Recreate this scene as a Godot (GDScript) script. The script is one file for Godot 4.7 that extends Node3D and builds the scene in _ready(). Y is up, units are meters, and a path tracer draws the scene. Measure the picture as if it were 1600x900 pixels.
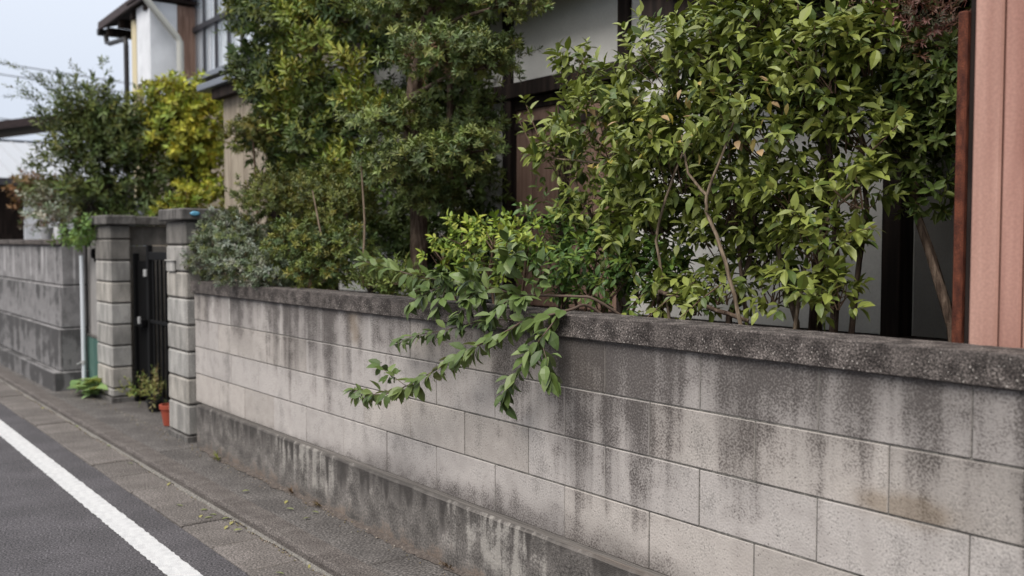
extends Node3D
# A quiet street of old houses: a concrete block garden wall with shrubs behind it and a leafy branch hanging over its coping.
# x = distance from the camera towards the wall, y = up, -z = away along the street.

var rng := RandomNumberGenerator.new()
var used := {}
var lumps := 0.38
const EYE := Vector3(0, 1.57, 0)

# ------------------------------------------------------------------ geometry helper
class Geo:
	var v := PackedVector3Array()
	var n := PackedVector3Array()
	var c := PackedColorArray()
	var col := Color.WHITE
	func tri(a: Vector3, b: Vector3, d: Vector3, na: Vector3, nb: Vector3, nd: Vector3) -> void:
		if (b - a).cross(d - a).dot(na + nb + nd) > 0.0:
			v.append(a); v.append(d); v.append(b); n.append(na); n.append(nd); n.append(nb)
		else:
			v.append(a); v.append(b); v.append(d); n.append(na); n.append(nb); n.append(nd)
		c.append(col); c.append(col); c.append(col)
	func ftri(a: Vector3, b: Vector3, d: Vector3, out: Vector3) -> void:
		var m := (b - a).cross(d - a).normalized()
		if m.dot(out) < 0.0: m = -m
		tri(a, b, d, m, m, m)
	func quad(a: Vector3, b: Vector3, d: Vector3, e: Vector3, out: Vector3) -> void:
		ftri(a, b, d, out); ftri(a, d, e, out)
	# box with chamfered edges, from corner lo to corner hi
	func box(lo: Vector3, hi: Vector3, bev := 0.004) -> void:
		var o := (lo + hi) * 0.5
		var h := (hi - lo) * 0.5
		bev = minf(bev, minf(h.x, minf(h.y, h.z)) * 0.45)
		var ax: Array[Vector3] = [Vector3.RIGHT, Vector3.UP, Vector3.BACK]
		for k in 3:
			var a: Vector3 = ax[k]
			var p: Vector3 = ax[(k + 1) % 3]
			var q: Vector3 = ax[(k + 2) % 3]
			var ha := h.dot(a)
			var hp := h.dot(p)
			var hq := h.dot(q)
			for s in [-1.0, 1.0]:
				var m: Vector3 = o + a * ha * s
				quad(m - p * (hp - bev) - q * (hq - bev), m + p * (hp - bev) - q * (hq - bev), m + p * (hp - bev) + q * (hq - bev), m - p * (hp - bev) + q * (hq - bev), a * s)
				for t in [-1.0, 1.0]:
					# edge between faces a*s and p*t, running along q
					var e1: Vector3 = o + a * ha * s + p * (hp - bev) * t
					var e2: Vector3 = o + a * (ha - bev) * s + p * hp * t
					var w: Vector3 = q * (hq - bev)
					quad(e1 - w, e1 + w, e2 + w, e2 - w, a * s + p * t)
		for sx in [-1.0, 1.0]:
			for sy in [-1.0, 1.0]:
				for sz in [-1.0, 1.0]:
					var g := Vector3(sx, sy, sz)
					ftri(o + g * Vector3(h.x, h.y - bev, h.z - bev), o + g * Vector3(h.x - bev, h.y, h.z - bev), o + g * Vector3(h.x - bev, h.y - bev, h.z), g)
	func tube(pts: Array, r0: float, r1: float, sides := 6, wobble := 0.0) -> void:
		var rings := []
		var up := Vector3(0.31, 0.12, 0.94)
		for i in pts.size():
			var t: Vector3 = (pts[mini(i + 1, pts.size() - 1)] - pts[maxi(i - 1, 0)]).normalized()
			var x := t.cross(up).normalized()
			var y := x.cross(t)
			var r := lerpf(r0, r1, float(i) / maxf(1.0, pts.size() - 1.0))
			var ring := []
			for k in sides:
				var an := TAU * k / sides
				var d := x * cos(an) + y * sin(an)
				ring.append([pts[i] + d * r * (1.0 + wobble * sin(k * 2.6 + i * 1.7)), d])
			rings.append(ring)
		for i in rings.size() - 1:
			for k in sides:
				var a = rings[i][k]
				var b = rings[i][(k + 1) % sides]
				var d = rings[i + 1][(k + 1) % sides]
				var e = rings[i + 1][k]
				tri(a[0], b[0], d[0], a[1], b[1], d[1])
				tri(a[0], d[0], e[0], a[1], d[1], e[1])
		for end in [0, rings.size() - 1]:
			var o: Vector3 = pts[end]
			var out: Vector3 = (pts[0] - pts[1]) if end == 0 else (pts[end] - pts[end - 1])
			for k in sides:
				ftri(o, rings[end][k][0], rings[end][(k + 1) % sides][0], out)
	# profile of Vector2(radius, height) turned round a vertical axis
	func lathe(o: Vector3, prof: Array, sides := 16) -> void:
		for i in prof.size() - 1:
			var p: Vector2 = prof[i]
			var q: Vector2 = prof[i + 1]
			var sl := Vector2(q.y - p.y, p.x - q.x).normalized()
			for k in sides:
				var a := TAU * k / sides
				var b := TAU * (k + 1) / sides
				var da := Vector3(cos(a), 0, sin(a))
				var db := Vector3(cos(b), 0, sin(b))
				var na := da * sl.x + Vector3.UP * sl.y
				var nb := db * sl.x + Vector3.UP * sl.y
				tri(o + da * p.x + Vector3.UP * p.y, o + db * p.x + Vector3.UP * p.y, o + db * q.x + Vector3.UP * q.y, na, nb, nb)
				tri(o + da * p.x + Vector3.UP * p.y, o + db * q.x + Vector3.UP * q.y, o + da * q.x + Vector3.UP * q.y, na, nb, na)
	# a leaf: base at xf.origin, tip along xf.basis.y, upper side along xf.basis.z
	func leaf(xf: Transform3D, l: float, w: float, fold: float, curl: float, fine := true, bend := 0.0) -> void:
		var ts: Array = [0.0, 0.22, 0.5, 0.78, 1.0] if fine else [0.0, 0.42, 1.0]
		var ws: Array = [0.04, 0.72, 1.0, 0.6, 0.0] if fine else [0.05, 1.0, 0.0]
		var mid := []
		var lf := []
		var rt := []
		for i in ts.size():
			var t: float = ts[i]
			var z: float = -curl * t * t * l
			var hw: float = ws[i] * w * 0.5
			var sx := bend * t * t * l
			mid.append(xf * Vector3(sx, t * l, z))
			lf.append(xf * Vector3(sx - hw, t * l, z + hw * fold))
			rt.append(xf * Vector3(sx + hw, t * l, z + hw * fold))
		for side in 2:
			var ed: Array = lf if side == 0 else rt
			for i in ts.size() - 1:
				if i < ts.size() - 2: ftri(mid[i], mid[i + 1], ed[i + 1], xf.basis.z)
				else: ftri(mid[i], mid[i + 1], ed[i], xf.basis.z)
				if i > 0 and i < ts.size() - 2: ftri(mid[i], ed[i], ed[i + 1], xf.basis.z)
				elif i == 0: ftri(mid[i], ed[i], ed[i + 1], xf.basis.z)
	func mesh(material: Material) -> ArrayMesh:
		var a := []
		a.resize(Mesh.ARRAY_MAX)
		a[Mesh.ARRAY_VERTEX] = v
		a[Mesh.ARRAY_NORMAL] = n
		a[Mesh.ARRAY_COLOR] = c
		var m := ArrayMesh.new()
		m.add_surface_from_arrays(Mesh.PRIMITIVE_TRIANGLES, a)
		m.surface_set_material(0, material)
		return m

# ------------------------------------------------------------------ naming helpers
func numbered(called: String, parent: Node) -> String:
	var key := str(parent.get_instance_id()) + called
	var k: int = used.get(key, 0)
	used[key] = k + 1
	return called if k == 0 else "%s_%03d" % [called, k]

func thing(called: String, label: String, category: String, at := Vector3.ZERO, group := "") -> Node3D:
	var o := Node3D.new()
	o.name = numbered(called, self)
	add_child(o, true)
	o.position = at
	o.set_meta("label", label)
	o.set_meta("category", category)
	if group: o.set_meta("group", group)
	return o

func part(called: String, mesh: Mesh, parent: Node, at := Vector3.ZERO, basis := Basis.IDENTITY) -> MeshInstance3D:
	var o := MeshInstance3D.new()
	o.name = numbered(called, parent)
	o.mesh = mesh
	o.transform = Transform3D(basis, at)
	parent.add_child(o, true)
	return o

# world-placed box as a part of a thing whose base stands at o
func pbox(called: String, m: Material, parent: Node3D, lo: Vector3, hi: Vector3, bev := 0.004) -> MeshInstance3D:
	var g := Geo.new()
	var c := (lo + hi) * 0.5
	g.box(lo - c, hi - c, bev)
	var off := Vector3.ZERO
	var p: Node = parent
	while p is Node3D and p != self:
		off += p.position
		p = p.get_parent()
	return part(called, g.mesh(m), parent, c - off)

func struct(called: String, mesh: Mesh, at := Vector3.ZERO) -> MeshInstance3D:
	var o := part(called, mesh, self, at)
	o.set_meta("kind", "structure")
	return o

func many(called: String, mesh: Mesh, parent: Node, xfs: Array, cols: Array) -> MultiMeshInstance3D:
	var mm := MultiMesh.new()
	mm.transform_format = MultiMesh.TRANSFORM_3D
	mm.use_colors = true
	mm.mesh = mesh
	mm.instance_count = xfs.size()
	for i in xfs.size():
		mm.set_instance_transform(i, xfs[i])
		mm.set_instance_color(i, cols[i])
	var o := MultiMeshInstance3D.new()
	o.name = numbered(called, parent)
	o.multimesh = mm
	parent.add_child(o, true)
	o.set_meta("kind", "stuff")
	return o

# ------------------------------------------------------------------ textures
func noise(s: int, freq: float, w: int, h: int, oct := 4, kind := FastNoiseLite.TYPE_SIMPLEX_SMOOTH) -> PackedByteArray:
	var f := FastNoiseLite.new()
	f.seed = s
	f.noise_type = kind
	f.frequency = freq
	f.fractal_octaves = oct
	return f.get_image(w, h, false, false, true).get_data()

func streaks(s: int, freq: float, w: int, h: int, stretch: int, oct := 4) -> PackedByteArray:
	var f := FastNoiseLite.new()
	f.seed = s
	f.frequency = freq
	f.fractal_octaves = oct
	var im := f.get_image(w, maxi(4, h / stretch), false, false, true)
	im.resize(w, h, Image.INTERPOLATE_CUBIC)
	return im.get_data()

func seamless(s: int, freq: float, size: int, oct := 4, kind := FastNoiseLite.TYPE_SIMPLEX_SMOOTH, squash := 1) -> PackedByteArray:
	var f := FastNoiseLite.new()
	f.seed = s
	f.noise_type = kind
	f.frequency = freq
	f.fractal_octaves = oct
	var im := f.get_seamless_image(size, size / squash, false, false, 0.15, true)
	if squash > 1: im.resize(size, size, Image.INTERPOLATE_CUBIC)
	return im.get_data()

func tex(w: int, h: int, rgb: PackedByteArray) -> ImageTexture:
	return ImageTexture.create_from_image(Image.create_from_data(w, h, false, Image.FORMAT_RGB8, rgb))

func grey_tex(size: int, a: PackedByteArray) -> ImageTexture:
	return ImageTexture.create_from_image(Image.create_from_data(size, size, false, Image.FORMAT_L8, a))

func lin(r: float, g: float, b: float) -> Color:
	return Color(r, g, b).linear_to_srgb()

# two-colour mottled tile from a coarse, a fine and a grain noise
func mottle(s: int, c0: Color, c1: Color, coarse: float, grain_amount: float, squash := 1, speck := 0.0, speck_col := Color.BLACK) -> ImageTexture:
	var n := 512
	var a := seamless(s, coarse, n, 4, FastNoiseLite.TYPE_SIMPLEX_SMOOTH, squash)
	var b := seamless(s + 1, 0.2, n, 2, FastNoiseLite.TYPE_SIMPLEX_SMOOTH)
	var d := seamless(s + 2, 0.11, n, 2, FastNoiseLite.TYPE_CELLULAR)
	var out := PackedByteArray()
	out.resize(n * n * 3)
	for i in n * n:
		var t := a[i] / 255.0
		t = clampf((t - 0.5) * 1.5 + 0.5, 0, 1)
		var c := c0.lerp(c1, t)
		var k := 1.0 + grain_amount * (b[i] / 127.5 - 1.0)
		c = Color(c.r * k, c.g * k, c.b * k)
		if speck > 0.0 and d[i] < 255.0 * speck and b[i] > 120: c = c.lerp(speck_col, 0.7)
		out[i * 3] = clampi(int(c.r * 255), 0, 255)
		out[i * 3 + 1] = clampi(int(c.g * 255), 0, 255)
		out[i * 3 + 2] = clampi(int(c.b * 255), 0, 255)
	return tex(n, n, out)

# ------------------------------------------------------------------ materials
func mat(color: Color, rough := 0.8, spec := 0.5) -> StandardMaterial3D:
	var m := StandardMaterial3D.new()
	m.albedo_color = color
	m.roughness = rough
	m.metallic_specular = spec
	return m

func tri_mat(t: Texture2D, scale: Vector3, offset := Vector3.ZERO, tint := Color.WHITE, rough := 0.9) -> StandardMaterial3D:
	var m := mat(tint, rough, 0.3)
	m.albedo_texture = t
	m.uv1_triplanar = true
	m.uv1_world_triplanar = true
	m.uv1_scale = scale
	m.uv1_offset = offset
	m.uv1_triplanar_sharpness = 8.0
	return m

func relief(m: StandardMaterial3D, t: Texture2D, cm: float) -> StandardMaterial3D:
	m.heightmap_enabled = true
	m.heightmap_texture = t
	m.heightmap_scale = cm
	return m

func leaf_mat(rough := 0.4, back := 0.5) -> StandardMaterial3D:
	var m := mat(Color.WHITE, rough, 0.4)
	m.vertex_color_use_as_albedo = true
	m.backlight_enabled = true
	m.backlight = Color(back, back, back * 0.5)
	m.cull_mode = BaseMaterial3D.CULL_DISABLED
	return m

var M := {}

func sm(a: float, b: float, x: float) -> float:
	var t := clampf((x - a) / (b - a), 0.0, 1.0)
	return t * t * (3.0 - 2.0 * t)

func bump_at(s: float, at: float, width: float) -> float:
	var d := (s - at) / width
	return exp(-d * d)

# the face of the front wall: pale concrete with pores, black mould that creeps down from the coping and up from the plinth, rust runs, lime streaks
func paint_front_wall() -> void:
	var w := 2048
	var h := 288
	var big := noise(11, 0.004, w, h, 3)
	var mid := noise(12, 0.022, w, h, 4)
	var fine := noise(13, 0.33, w, h, 3)
	var pit := noise(14, 0.16, w, h, 2, FastNoiseLite.TYPE_CELLULAR)
	var st := streaks(15, 0.018, w, h, 24, 4)
	var st2 := streaks(16, 0.035, w, h, 30, 3)
	var rgb := PackedByteArray()
	rgb.resize(w * h * 3)
	var hg := PackedByteArray()
	hg.resize(w * h)
	for x in w:
		var s := 0.9 + 6.3 * x / w
		var top := 0.5 + 0.55 * bump_at(s, 2.75, 0.55) + 0.4 * bump_at(s, 1.55, 0.3) + 0.62 * bump_at(s, 0.95, 0.2) + 0.3 * bump_at(s, 5.2, 0.5) + 0.12 * bump_at(s, 2.1, 0.2)
		var foot := 0.16 + 0.34 * bump_at(s, 3.1, 0.9) + 0.16 * bump_at(s, 4.3, 0.7) - 0.1 * bump_at(s, 1.3, 0.6)
		var lime := sm(3.9, 5.2, s)
		for y in h:
			var i := y * w + x
			var yy := 1.23 - 0.86 * y / h
			var nb := big[i] / 255.0 - 0.5
			var nm := mid[i] / 255.0 - 0.5
			var nf := fine[i] / 255.0 - 0.5
			var sk := st[i] / 255.0 - 0.5
			var sk2 := st2[i] / 255.0
			var k := 0.675 + 0.13 * nb + 0.17 * nm + 0.30 * nf + 0.13 * sk
			var r := k * 1.014
			var g := k * 0.981
			var b := k * 0.96
			if pit[i] < 30 and nf < 0.0:
				r *= 0.62; g *= 0.61; b *= 0.61
			# lime runs in the upper courses of the far half
			var li := lime * sm(0.62, 0.86, sk2) * sm(0.75, 1.15, yy + nm * 0.3)
			r = lerpf(r, 0.83, li * 0.6); g = lerpf(g, 0.82, li * 0.6); b = lerpf(b, 0.8, li * 0.6)
			# black mould
			var d := (1.2 - yy) / 0.26
			var mo := sm(-0.1, 0.95, top * (1.08 + 1.6 * sk) - d * 0.46 + nm * 0.7 + nf * 1.0)
			var f := (yy - 0.385) / 0.2
			mo = maxf(mo, sm(-0.08, 0.8, foot * (1.2 + 0.9 * sk) - f * 0.8 + nm * 0.55 + nf * 0.8))
			mo = maxf(mo, 0.36 * sm(-0.2, 0.8, nm * 1.3 + nb * 1.0 + nf * 0.9 + sk * 0.7))
			mo *= clampf(0.92 + nf * 0.9, 0.0, 1.0)
			r = lerpf(r, 0.26, mo * 0.9); g = lerpf(g, 0.243, mo * 0.9); b = lerpf(b, 0.237, mo * 0.9)
			# rust-brown runs below the coping and along one joint
			var ru := bump_at(s, 4.62, 0.05) * sm(0.98, 1.1, yy) * (0.5 + nm)
			ru = maxf(ru, bump_at(s, 1.42, 0.12) * bump_at(yy, 0.83, 0.035) * (0.7 + nm))
			ru = clampf(ru, 0, 0.4)
			r = lerpf(r, 0.44, ru); g = lerpf(g, 0.375, ru); b = lerpf(b, 0.30, ru)
			rgb[i * 3] = clampi(int(r * 255), 0, 255)
			rgb[i * 3 + 1] = clampi(int(g * 255), 0, 255)
			rgb[i * 3 + 2] = clampi(int(b * 255), 0, 255)
			hg[i] = clampi(int(140 + nf * 110 - (90 if pit[i] < 30 and nf < 0.0 else 0)), 0, 255)
	var t := tex(w, h, rgb)
	var hm := ImageTexture.create_from_image(Image.create_from_data(w, h, false, Image.FORMAT_L8, hg))
	var tones := [Color(1, 1, 1), Color(0.97, 0.97, 0.97), Color(1.0, 0.995, 0.985), Color(0.985, 0.985, 0.985), Color(0.945, 0.94, 0.93)]
	var l := []
	for c in tones:
		l.append(relief(tri_mat(t, Vector3(1, 1 / 0.86, 1 / 6.3), Vector3(0, -1.23 / 0.86, 0.9 / 6.3), c, 0.92), hm, 0.35))
	M.front_blocks = l

func paint_plinth() -> void:
	var w := 2048
	var h := 128
	var mid := noise(22, 0.02, w, h, 4)
	var fine := noise(23, 0.2, w, h, 3)
	var st := streaks(25, 0.02, w, h, 14, 4)
	var st2 := streaks(26, 0.05, w, h, 20, 3)
	var rgb := PackedByteArray()
	rgb.resize(w * h * 3)
	for x in w:
		var s := 0.9 + 6.3 * x / w
		var white := 0.25 + 0.75 * bump_at(s, 5.1, 0.55) + 0.8 * bump_at(s, 3.25, 0.35) + 0.3 * bump_at(s, 6.4, 0.3)
		for y in h:
			var i := y * w + x
			var yy := 0.4 - 0.36 * y / h
			var nm := mid[i] / 255.0 - 0.5
			var nf := fine[i] / 255.0 - 0.5
			var sk := st[i] / 255.0 - 0.5
			var k := 0.385 + 0.16 * nm + 0.24 * nf + 0.1 * sk
			var r := k * 1.02
			var g := k * 0.98
			var b := k * 0.95
			var wh := sm(0.15, 0.65, white * (st2[i] / 255.0) + nm * 0.6 + nf * 0.3 - 0.15) * sm(0.09, 0.22, yy + nm * 0.12)
			r = lerpf(r, 0.66, wh * 0.62); g = lerpf(g, 0.645, wh * 0.62); b = lerpf(b, 0.62, wh * 0.62)
			var mo := sm(0.1, 0.55, (yy - 0.27) * 3.4 + sk * 1.1 + nm * 0.6 + nf * 0.35 - wh * 0.5)
			r = lerpf(r, 0.2, mo * 0.72); g = lerpf(g, 0.19, mo * 0.72); b = lerpf(b, 0.185, mo * 0.72)
			var soil := sm(0.1, 0.6, 0.55 - (yy - 0.05) * 5.5 + nm * 0.9 + nf * 0.4)
			r = lerpf(r, 0.43, soil * 0.5); g = lerpf(g, 0.36, soil * 0.5); b = lerpf(b, 0.31, soil * 0.5)
			rgb[i * 3] = clampi(int(r * 255), 0, 255)
			rgb[i * 3 + 1] = clampi(int(g * 255), 0, 255)
			rgb[i * 3 + 2] = clampi(int(b * 255), 0, 255)
	M.plinth = relief(tri_mat(tex(w, h, rgb), Vector3(1, 1 / 0.36, 1 / 6.3), Vector3(0, -0.4 / 0.36, 0.9 / 6.3), Color.WHITE, 0.93), M.pits, 0.3)

func paint_far_wall() -> void:
	var w := 768
	var h := 384
	var mid := noise(32, 0.02, w, h, 4)
	var fine := noise(33, 0.2, w, h, 3)
	var st := streaks(35, 0.028, w, h, 40, 4)
	var st2 := streaks(36, 0.06, w, h, 40, 3)
	var rgb := PackedByteArray()
	rgb.resize(w * h * 3)
	for x in w:
		for y in h:
			var i := y * w + x
			var yy := 1.6 - 1.6 * y / h
			var nm := mid[i] / 255.0 - 0.5
			var nf := fine[i] / 255.0 - 0.5
			var sk := st[i] / 255.0 - 0.5
			var k := 0.50 + 0.14 * nm + 0.12 * nf + 0.14 * sk
			var course := fposmod(1.55 - yy, 0.43) / 0.43
			var mo := sm(0.0, 0.6, sk * 1.1 + nm * 0.9 + nf * 0.4 + (0.62 if yy < 0.702 else 0.34 if yy < 1.134 else 0.22) - course * 0.5)
			var wh := sm(0.62, 0.8, st2[i] / 255.0) * sm(1.0, 1.3, yy + nm * 0.4)
			k = lerpf(k, 0.23, mo * 0.8)
			k = lerpf(k, 0.78, wh * 0.6)
			rgb[i * 3] = clampi(int(k * 255), 0, 255)
			rgb[i * 3 + 1] = clampi(int(k * 251), 0, 255)
			rgb[i * 3 + 2] = clampi(int(k * 252), 0, 255)
	M.far_wall = tri_mat(tex(w, h, rgb), Vector3(0.4, 1 / 1.6, 1 / 6.0), Vector3(0, -1, 0), Color.WHITE, 0.93)

func make_materials() -> void:
	M.pits = grey_tex(512, seamless(5, 0.3, 512, 2))
	M.bark_relief = grey_tex(512, seamless(6, 0.05, 512, 4, FastNoiseLite.TYPE_SIMPLEX_SMOOTH, 4))
	paint_front_wall()
	paint_plinth()
	paint_far_wall()
	M.coping = relief(tri_mat(mottle(41, Color(0.225, 0.208, 0.201), Color(0.395, 0.37, 0.357), 0.02, 0.65, 1, 0.17, Color(0.82, 0.8, 0.77)), Vector3.ONE * 1.1), M.pits, 0.3)
	M.pillar = []
	var pt := mottle(51, Color(0.50, 0.495, 0.485), Color(0.66, 0.65, 0.635), 0.016, 0.2, 3, 0.07, Color(0.4, 0.385, 0.37))
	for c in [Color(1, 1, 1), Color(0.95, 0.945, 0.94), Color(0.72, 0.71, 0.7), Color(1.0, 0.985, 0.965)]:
		M.pillar.append(relief(tri_mat(pt, Vector3.ONE * 0.9, Vector3(0.3, 0.1, 0.7), c), M.pits, 0.25))
	M.cap = relief(tri_mat(mottle(56, Color(0.27, 0.26, 0.255), Color(0.43, 0.42, 0.41), 0.02, 0.2, 3, 0.05, Color(0.6, 0.6, 0.58)), Vector3.ONE * 1.2), M.pits, 0.3)
	M.plaster_grey = tri_mat(mottle(61, Color(0.46, 0.45, 0.45), Color(0.62, 0.61, 0.6), 0.012, 0.08, 8), Vector3.ONE * 0.6)
	M.asphalt = relief(tri_mat(mottle(71, Color(0.28, 0.272, 0.28), Color(0.318, 0.308, 0.318), 0.006, 0.62, 1, 0.13, Color(0.52, 0.52, 0.52)), Vector3.ONE * 0.7, Vector3.ZERO, Color.WHITE, 0.85), M.pits, 0.4)
	M.paint = relief(tri_mat(mottle(75, Color(0.70, 0.70, 0.705), Color(0.77, 0.77, 0.77), 0.02, 0.14, 1, 0.09, Color(0.55, 0.55, 0.55)), Vector3.ONE * 1.7), M.pits, 0.3)
	M.gutter = []
	var gt := mottle(81, Color(0.385, 0.365, 0.352), Color(0.435, 0.413, 0.4), 0.01, 0.5, 1, 0.08, Color(0.6, 0.59, 0.56))
	for c in [Color(1, 1, 1), Color(0.9, 0.9, 0.9), Color(0.95, 0.95, 0.95)]:
		M.gutter.append(relief(tri_mat(gt, Vector3.ONE * 0.7, Vector3.ZERO, c), M.pits, 0.3))
	M.gutter_sand = tri_mat(mottle(84, Color(0.36, 0.35, 0.335), Color(0.48, 0.465, 0.445), 0.03, 0.5), Vector3.ONE * 1.5)
	M.mortar_mid = tri_mat(mottle(82, Color(0.32, 0.31, 0.30), Color(0.46, 0.45, 0.43), 0.03, 0.3), Vector3.ONE * 1.5)
	M.mortar_pale = tri_mat(mottle(83, Color(0.44, 0.43, 0.40), Color(0.58, 0.56, 0.53), 0.02, 0.4), Vector3.ONE * 1.5)
	M.kerb = relief(tri_mat(mottle(85, Color(0.31, 0.29, 0.28), Color(0.37, 0.35, 0.338), 0.014, 0.55, 1, 0.1, Color(0.6, 0.59, 0.55)), Vector3.ONE * 0.8), M.pits, 0.2)
	M.pavement = relief(tri_mat(mottle(91, Color(0.31, 0.298, 0.292), Color(0.38, 0.366, 0.358), 0.008, 0.55, 1, 0.1, Color(0.55, 0.53, 0.5)), Vector3.ONE * 0.6), M.pits, 0.3)
	M.dirt = tri_mat(mottle(95, Color(0.28, 0.255, 0.24), Color(0.38, 0.35, 0.33), 0.03, 0.35), Vector3.ONE * 2.0)
	M.ground = tri_mat(mottle(97, Color(0.3, 0.29, 0.27), Color(0.4, 0.38, 0.36), 0.02, 0.2), Vector3.ONE * 0.5)
	M.soil = tri_mat(mottle(98, Color(0.14, 0.11, 0.08), Color(0.27, 0.21, 0.15), 0.03, 0.3), Vector3.ONE * 1.5)
	M.wall_plaster = tri_mat(mottle(101, Color(0.76, 0.755, 0.74), Color(0.82, 0.815, 0.80), 0.008, 0.03), Vector3.ONE * 0.5)
	M.white_plaster = tri_mat(mottle(104, Color(0.80, 0.81, 0.83), Color(0.86, 0.87, 0.89), 0.01, 0.03), Vector3.ONE * 0.5)
	M.timber = tri_mat(mottle(107, Color(0.115, 0.095, 0.09), Color(0.2, 0.165, 0.15), 0.02, 0.15, 16), Vector3.ONE * 1.4)
	M.shutter = tri_mat(mottle(111, Color(0.47, 0.375, 0.33), Color(0.57, 0.47, 0.42), 0.03, 0.08, 16), Vector3.ONE * 1.4)
	M.beige_board = tri_mat(mottle(114, Color(0.52, 0.48, 0.43), Color(0.64, 0.60, 0.54), 0.03, 0.06, 16), Vector3.ONE * 1.0)
	M.cream = mat(Color(0.80, 0.75, 0.62), 0.7)
	M.rust = relief(tri_mat(mottle(117, Color(0.24, 0.125, 0.095), Color(0.40, 0.225, 0.16), 0.03, 0.3, 2), Vector3.ONE * 1.6, Vector3.ZERO, Color.WHITE, 0.75), M.pits, 0.2)
	M.pink = []
	var pk := mottle(121, Color(0.60, 0.455, 0.41), Color(0.70, 0.555, 0.505), 0.025, 0.06, 16)
	for c in [Color(1, 1, 1), Color(0.97, 0.95, 0.95), Color(1.0, 0.98, 0.96)]:
		M.pink.append(tri_mat(pk, Vector3.ONE * 0.8, Vector3.ZERO, c, 0.5))
	M.black_metal = mat(Color(0.04, 0.04, 0.045), 0.75, 0.2)
	M.dark_metal = mat(Color(0.075, 0.075, 0.08), 0.7, 0.25)
	M.steel = mat(Color(0.6, 0.6, 0.6), 0.4)
	M.white_pipe = mat(Color(0.78, 0.8, 0.82), 0.45)
	M.grey_pipe = mat(Color(0.68, 0.68, 0.66), 0.5)
	M.dark_pipe = mat(Color(0.14, 0.135, 0.14), 0.5)
	M.teal = tri_mat(mottle(131, Color(0.22, 0.33, 0.31), Color(0.34, 0.44, 0.41), 0.02, 0.1, 6), Vector3.ONE * 1.2, Vector3.ZERO, Color.WHITE, 0.6)
	M.tile = tri_mat(mottle(134, Color(0.21, 0.18, 0.18), Color(0.31, 0.26, 0.255), 0.04, 0.12), Vector3.ONE * 1.0, Vector3.ZERO, Color.WHITE, 0.6)
	M.sheet = mat(Color(0.62, 0.63, 0.65), 0.5)
	M.far_plaster = mat(Color(0.50, 0.51, 0.53), 0.9)
	M.terracotta = mat(Color(0.55, 0.24, 0.16), 0.75)
	M.black_pot = mat(Color(0.07, 0.07, 0.07), 0.6)
	M.white_pot = mat(Color(0.75, 0.75, 0.76), 0.5)
	M.cyan = mat(Color(0.36, 0.60, 0.72), 0.5)
	M.curtain = mat(Color(0.86, 0.88, 0.91), 0.9)
	M.frame_grey = mat(Color(0.21, 0.21, 0.23), 0.5)
	M.sill_metal = mat(Color(0.42, 0.44, 0.48), 0.4)
	M.glass = mat(Color(0.85, 0.9, 0.95, 0.12), 0.05)
	M.glass.transparency = BaseMaterial3D.TRANSPARENCY_ALPHA
	M.wire = mat(Color(0.45, 0.46, 0.48), 0.6)
	M.bark = relief(tri_mat(mottle(141, Color(0.26, 0.21, 0.18), Color(0.46, 0.40, 0.35), 0.03, 0.2, 6), Vector3.ONE * 2.2), M.bark_relief, 0.8)
	M.pale_bark = tri_mat(mottle(144, Color(0.36, 0.31, 0.26), Color(0.55, 0.49, 0.42), 0.03, 0.15, 4), Vector3.ONE * 3.0)
	M.branch_leaf = leaf_mat(0.4, 0.35)
	M.twig = mat(Color(0.36, 0.28, 0.22), 0.8)
	M.limb_bark = mat(Color(0.33, 0.27, 0.23), 0.8)
	M.red_twig = mat(Color(0.40, 0.26, 0.2), 0.8)
	M.leaf = leaf_mat(0.5, 0.45)
	M.gloss_leaf = leaf_mat(0.42, 0.45)
	M.soft_leaf = leaf_mat(0.55, 0.5)

# ------------------------------------------------------------------ foliage
func rand_dir() -> Vector3:
	while true:
		var d := Vector3(rng.randf_range(-1, 1), rng.randf_range(-1, 1), rng.randf_range(-1, 1))
		if d.length_squared() < 1.0 and d.length_squared() > 0.01: return d.normalized()
	return Vector3.UP

func frame_of(y: Vector3, up: Vector3) -> Basis:
	y = y.normalized()
	var z := (up - y * up.dot(y))
	if z.length() < 0.05: z = Vector3.RIGHT - y * y.x
	z = z.normalized()
	return Basis(y.cross(z), y, z)

# a twig with leaves along +Y; leaves lean out at `spread` radians and face up the twig
func sprig(n: int, length: float, leaf_l: float, leaf_w: float, spread: float, fine: bool, m: Material, tip_share := 0.5, var_col := 0.3) -> ArrayMesh:
	var g := Geo.new()
	g.col = Color(1.0, 0.62, 0.55)
	g.tube([Vector3.ZERO, Vector3(0.02 * length, length * 0.5, 0), Vector3(0, length, 0.02 * length)], leaf_w * 0.09, leaf_w * 0.05, 3)
	for i in n:
		var t := float(i) / n
		var h := length * (1.0 - tip_share * 1.2 * (1.0 - t)) if tip_share < 0.8 else length * (0.12 + 0.88 * t)
		var an := i * 2.399 + rng.randf_range(-0.3, 0.3)
		var sp := spread * lerpf(1.15, 0.45, t * t) + rng.randf_range(-0.2, 0.2)
		var side := Vector3(cos(an), 0, sin(an))
		var d := side * sin(sp) + Vector3.UP * cos(sp)
		var b := frame_of(d, Vector3.UP + rand_dir() * 0.35)
		var k := rng.randf_range(1.0 - var_col, 1.0 + var_col)
		g.col = Color(k * rng.randf_range(0.9, 1.15), k, k * rng.randf_range(0.8, 1.1))
		var sc := rng.randf_range(0.7, 1.1) * lerpf(1.0, 0.75, t)
		g.leaf(Transform3D(b, Vector3(0, h, 0)), leaf_l * sc, leaf_w * sc, rng.randf_range(0.1, 0.5), rng.randf_range(-0.05, 0.3), fine, rng.randf_range(-0.1, 0.1))
	return g.mesh(m)

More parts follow.
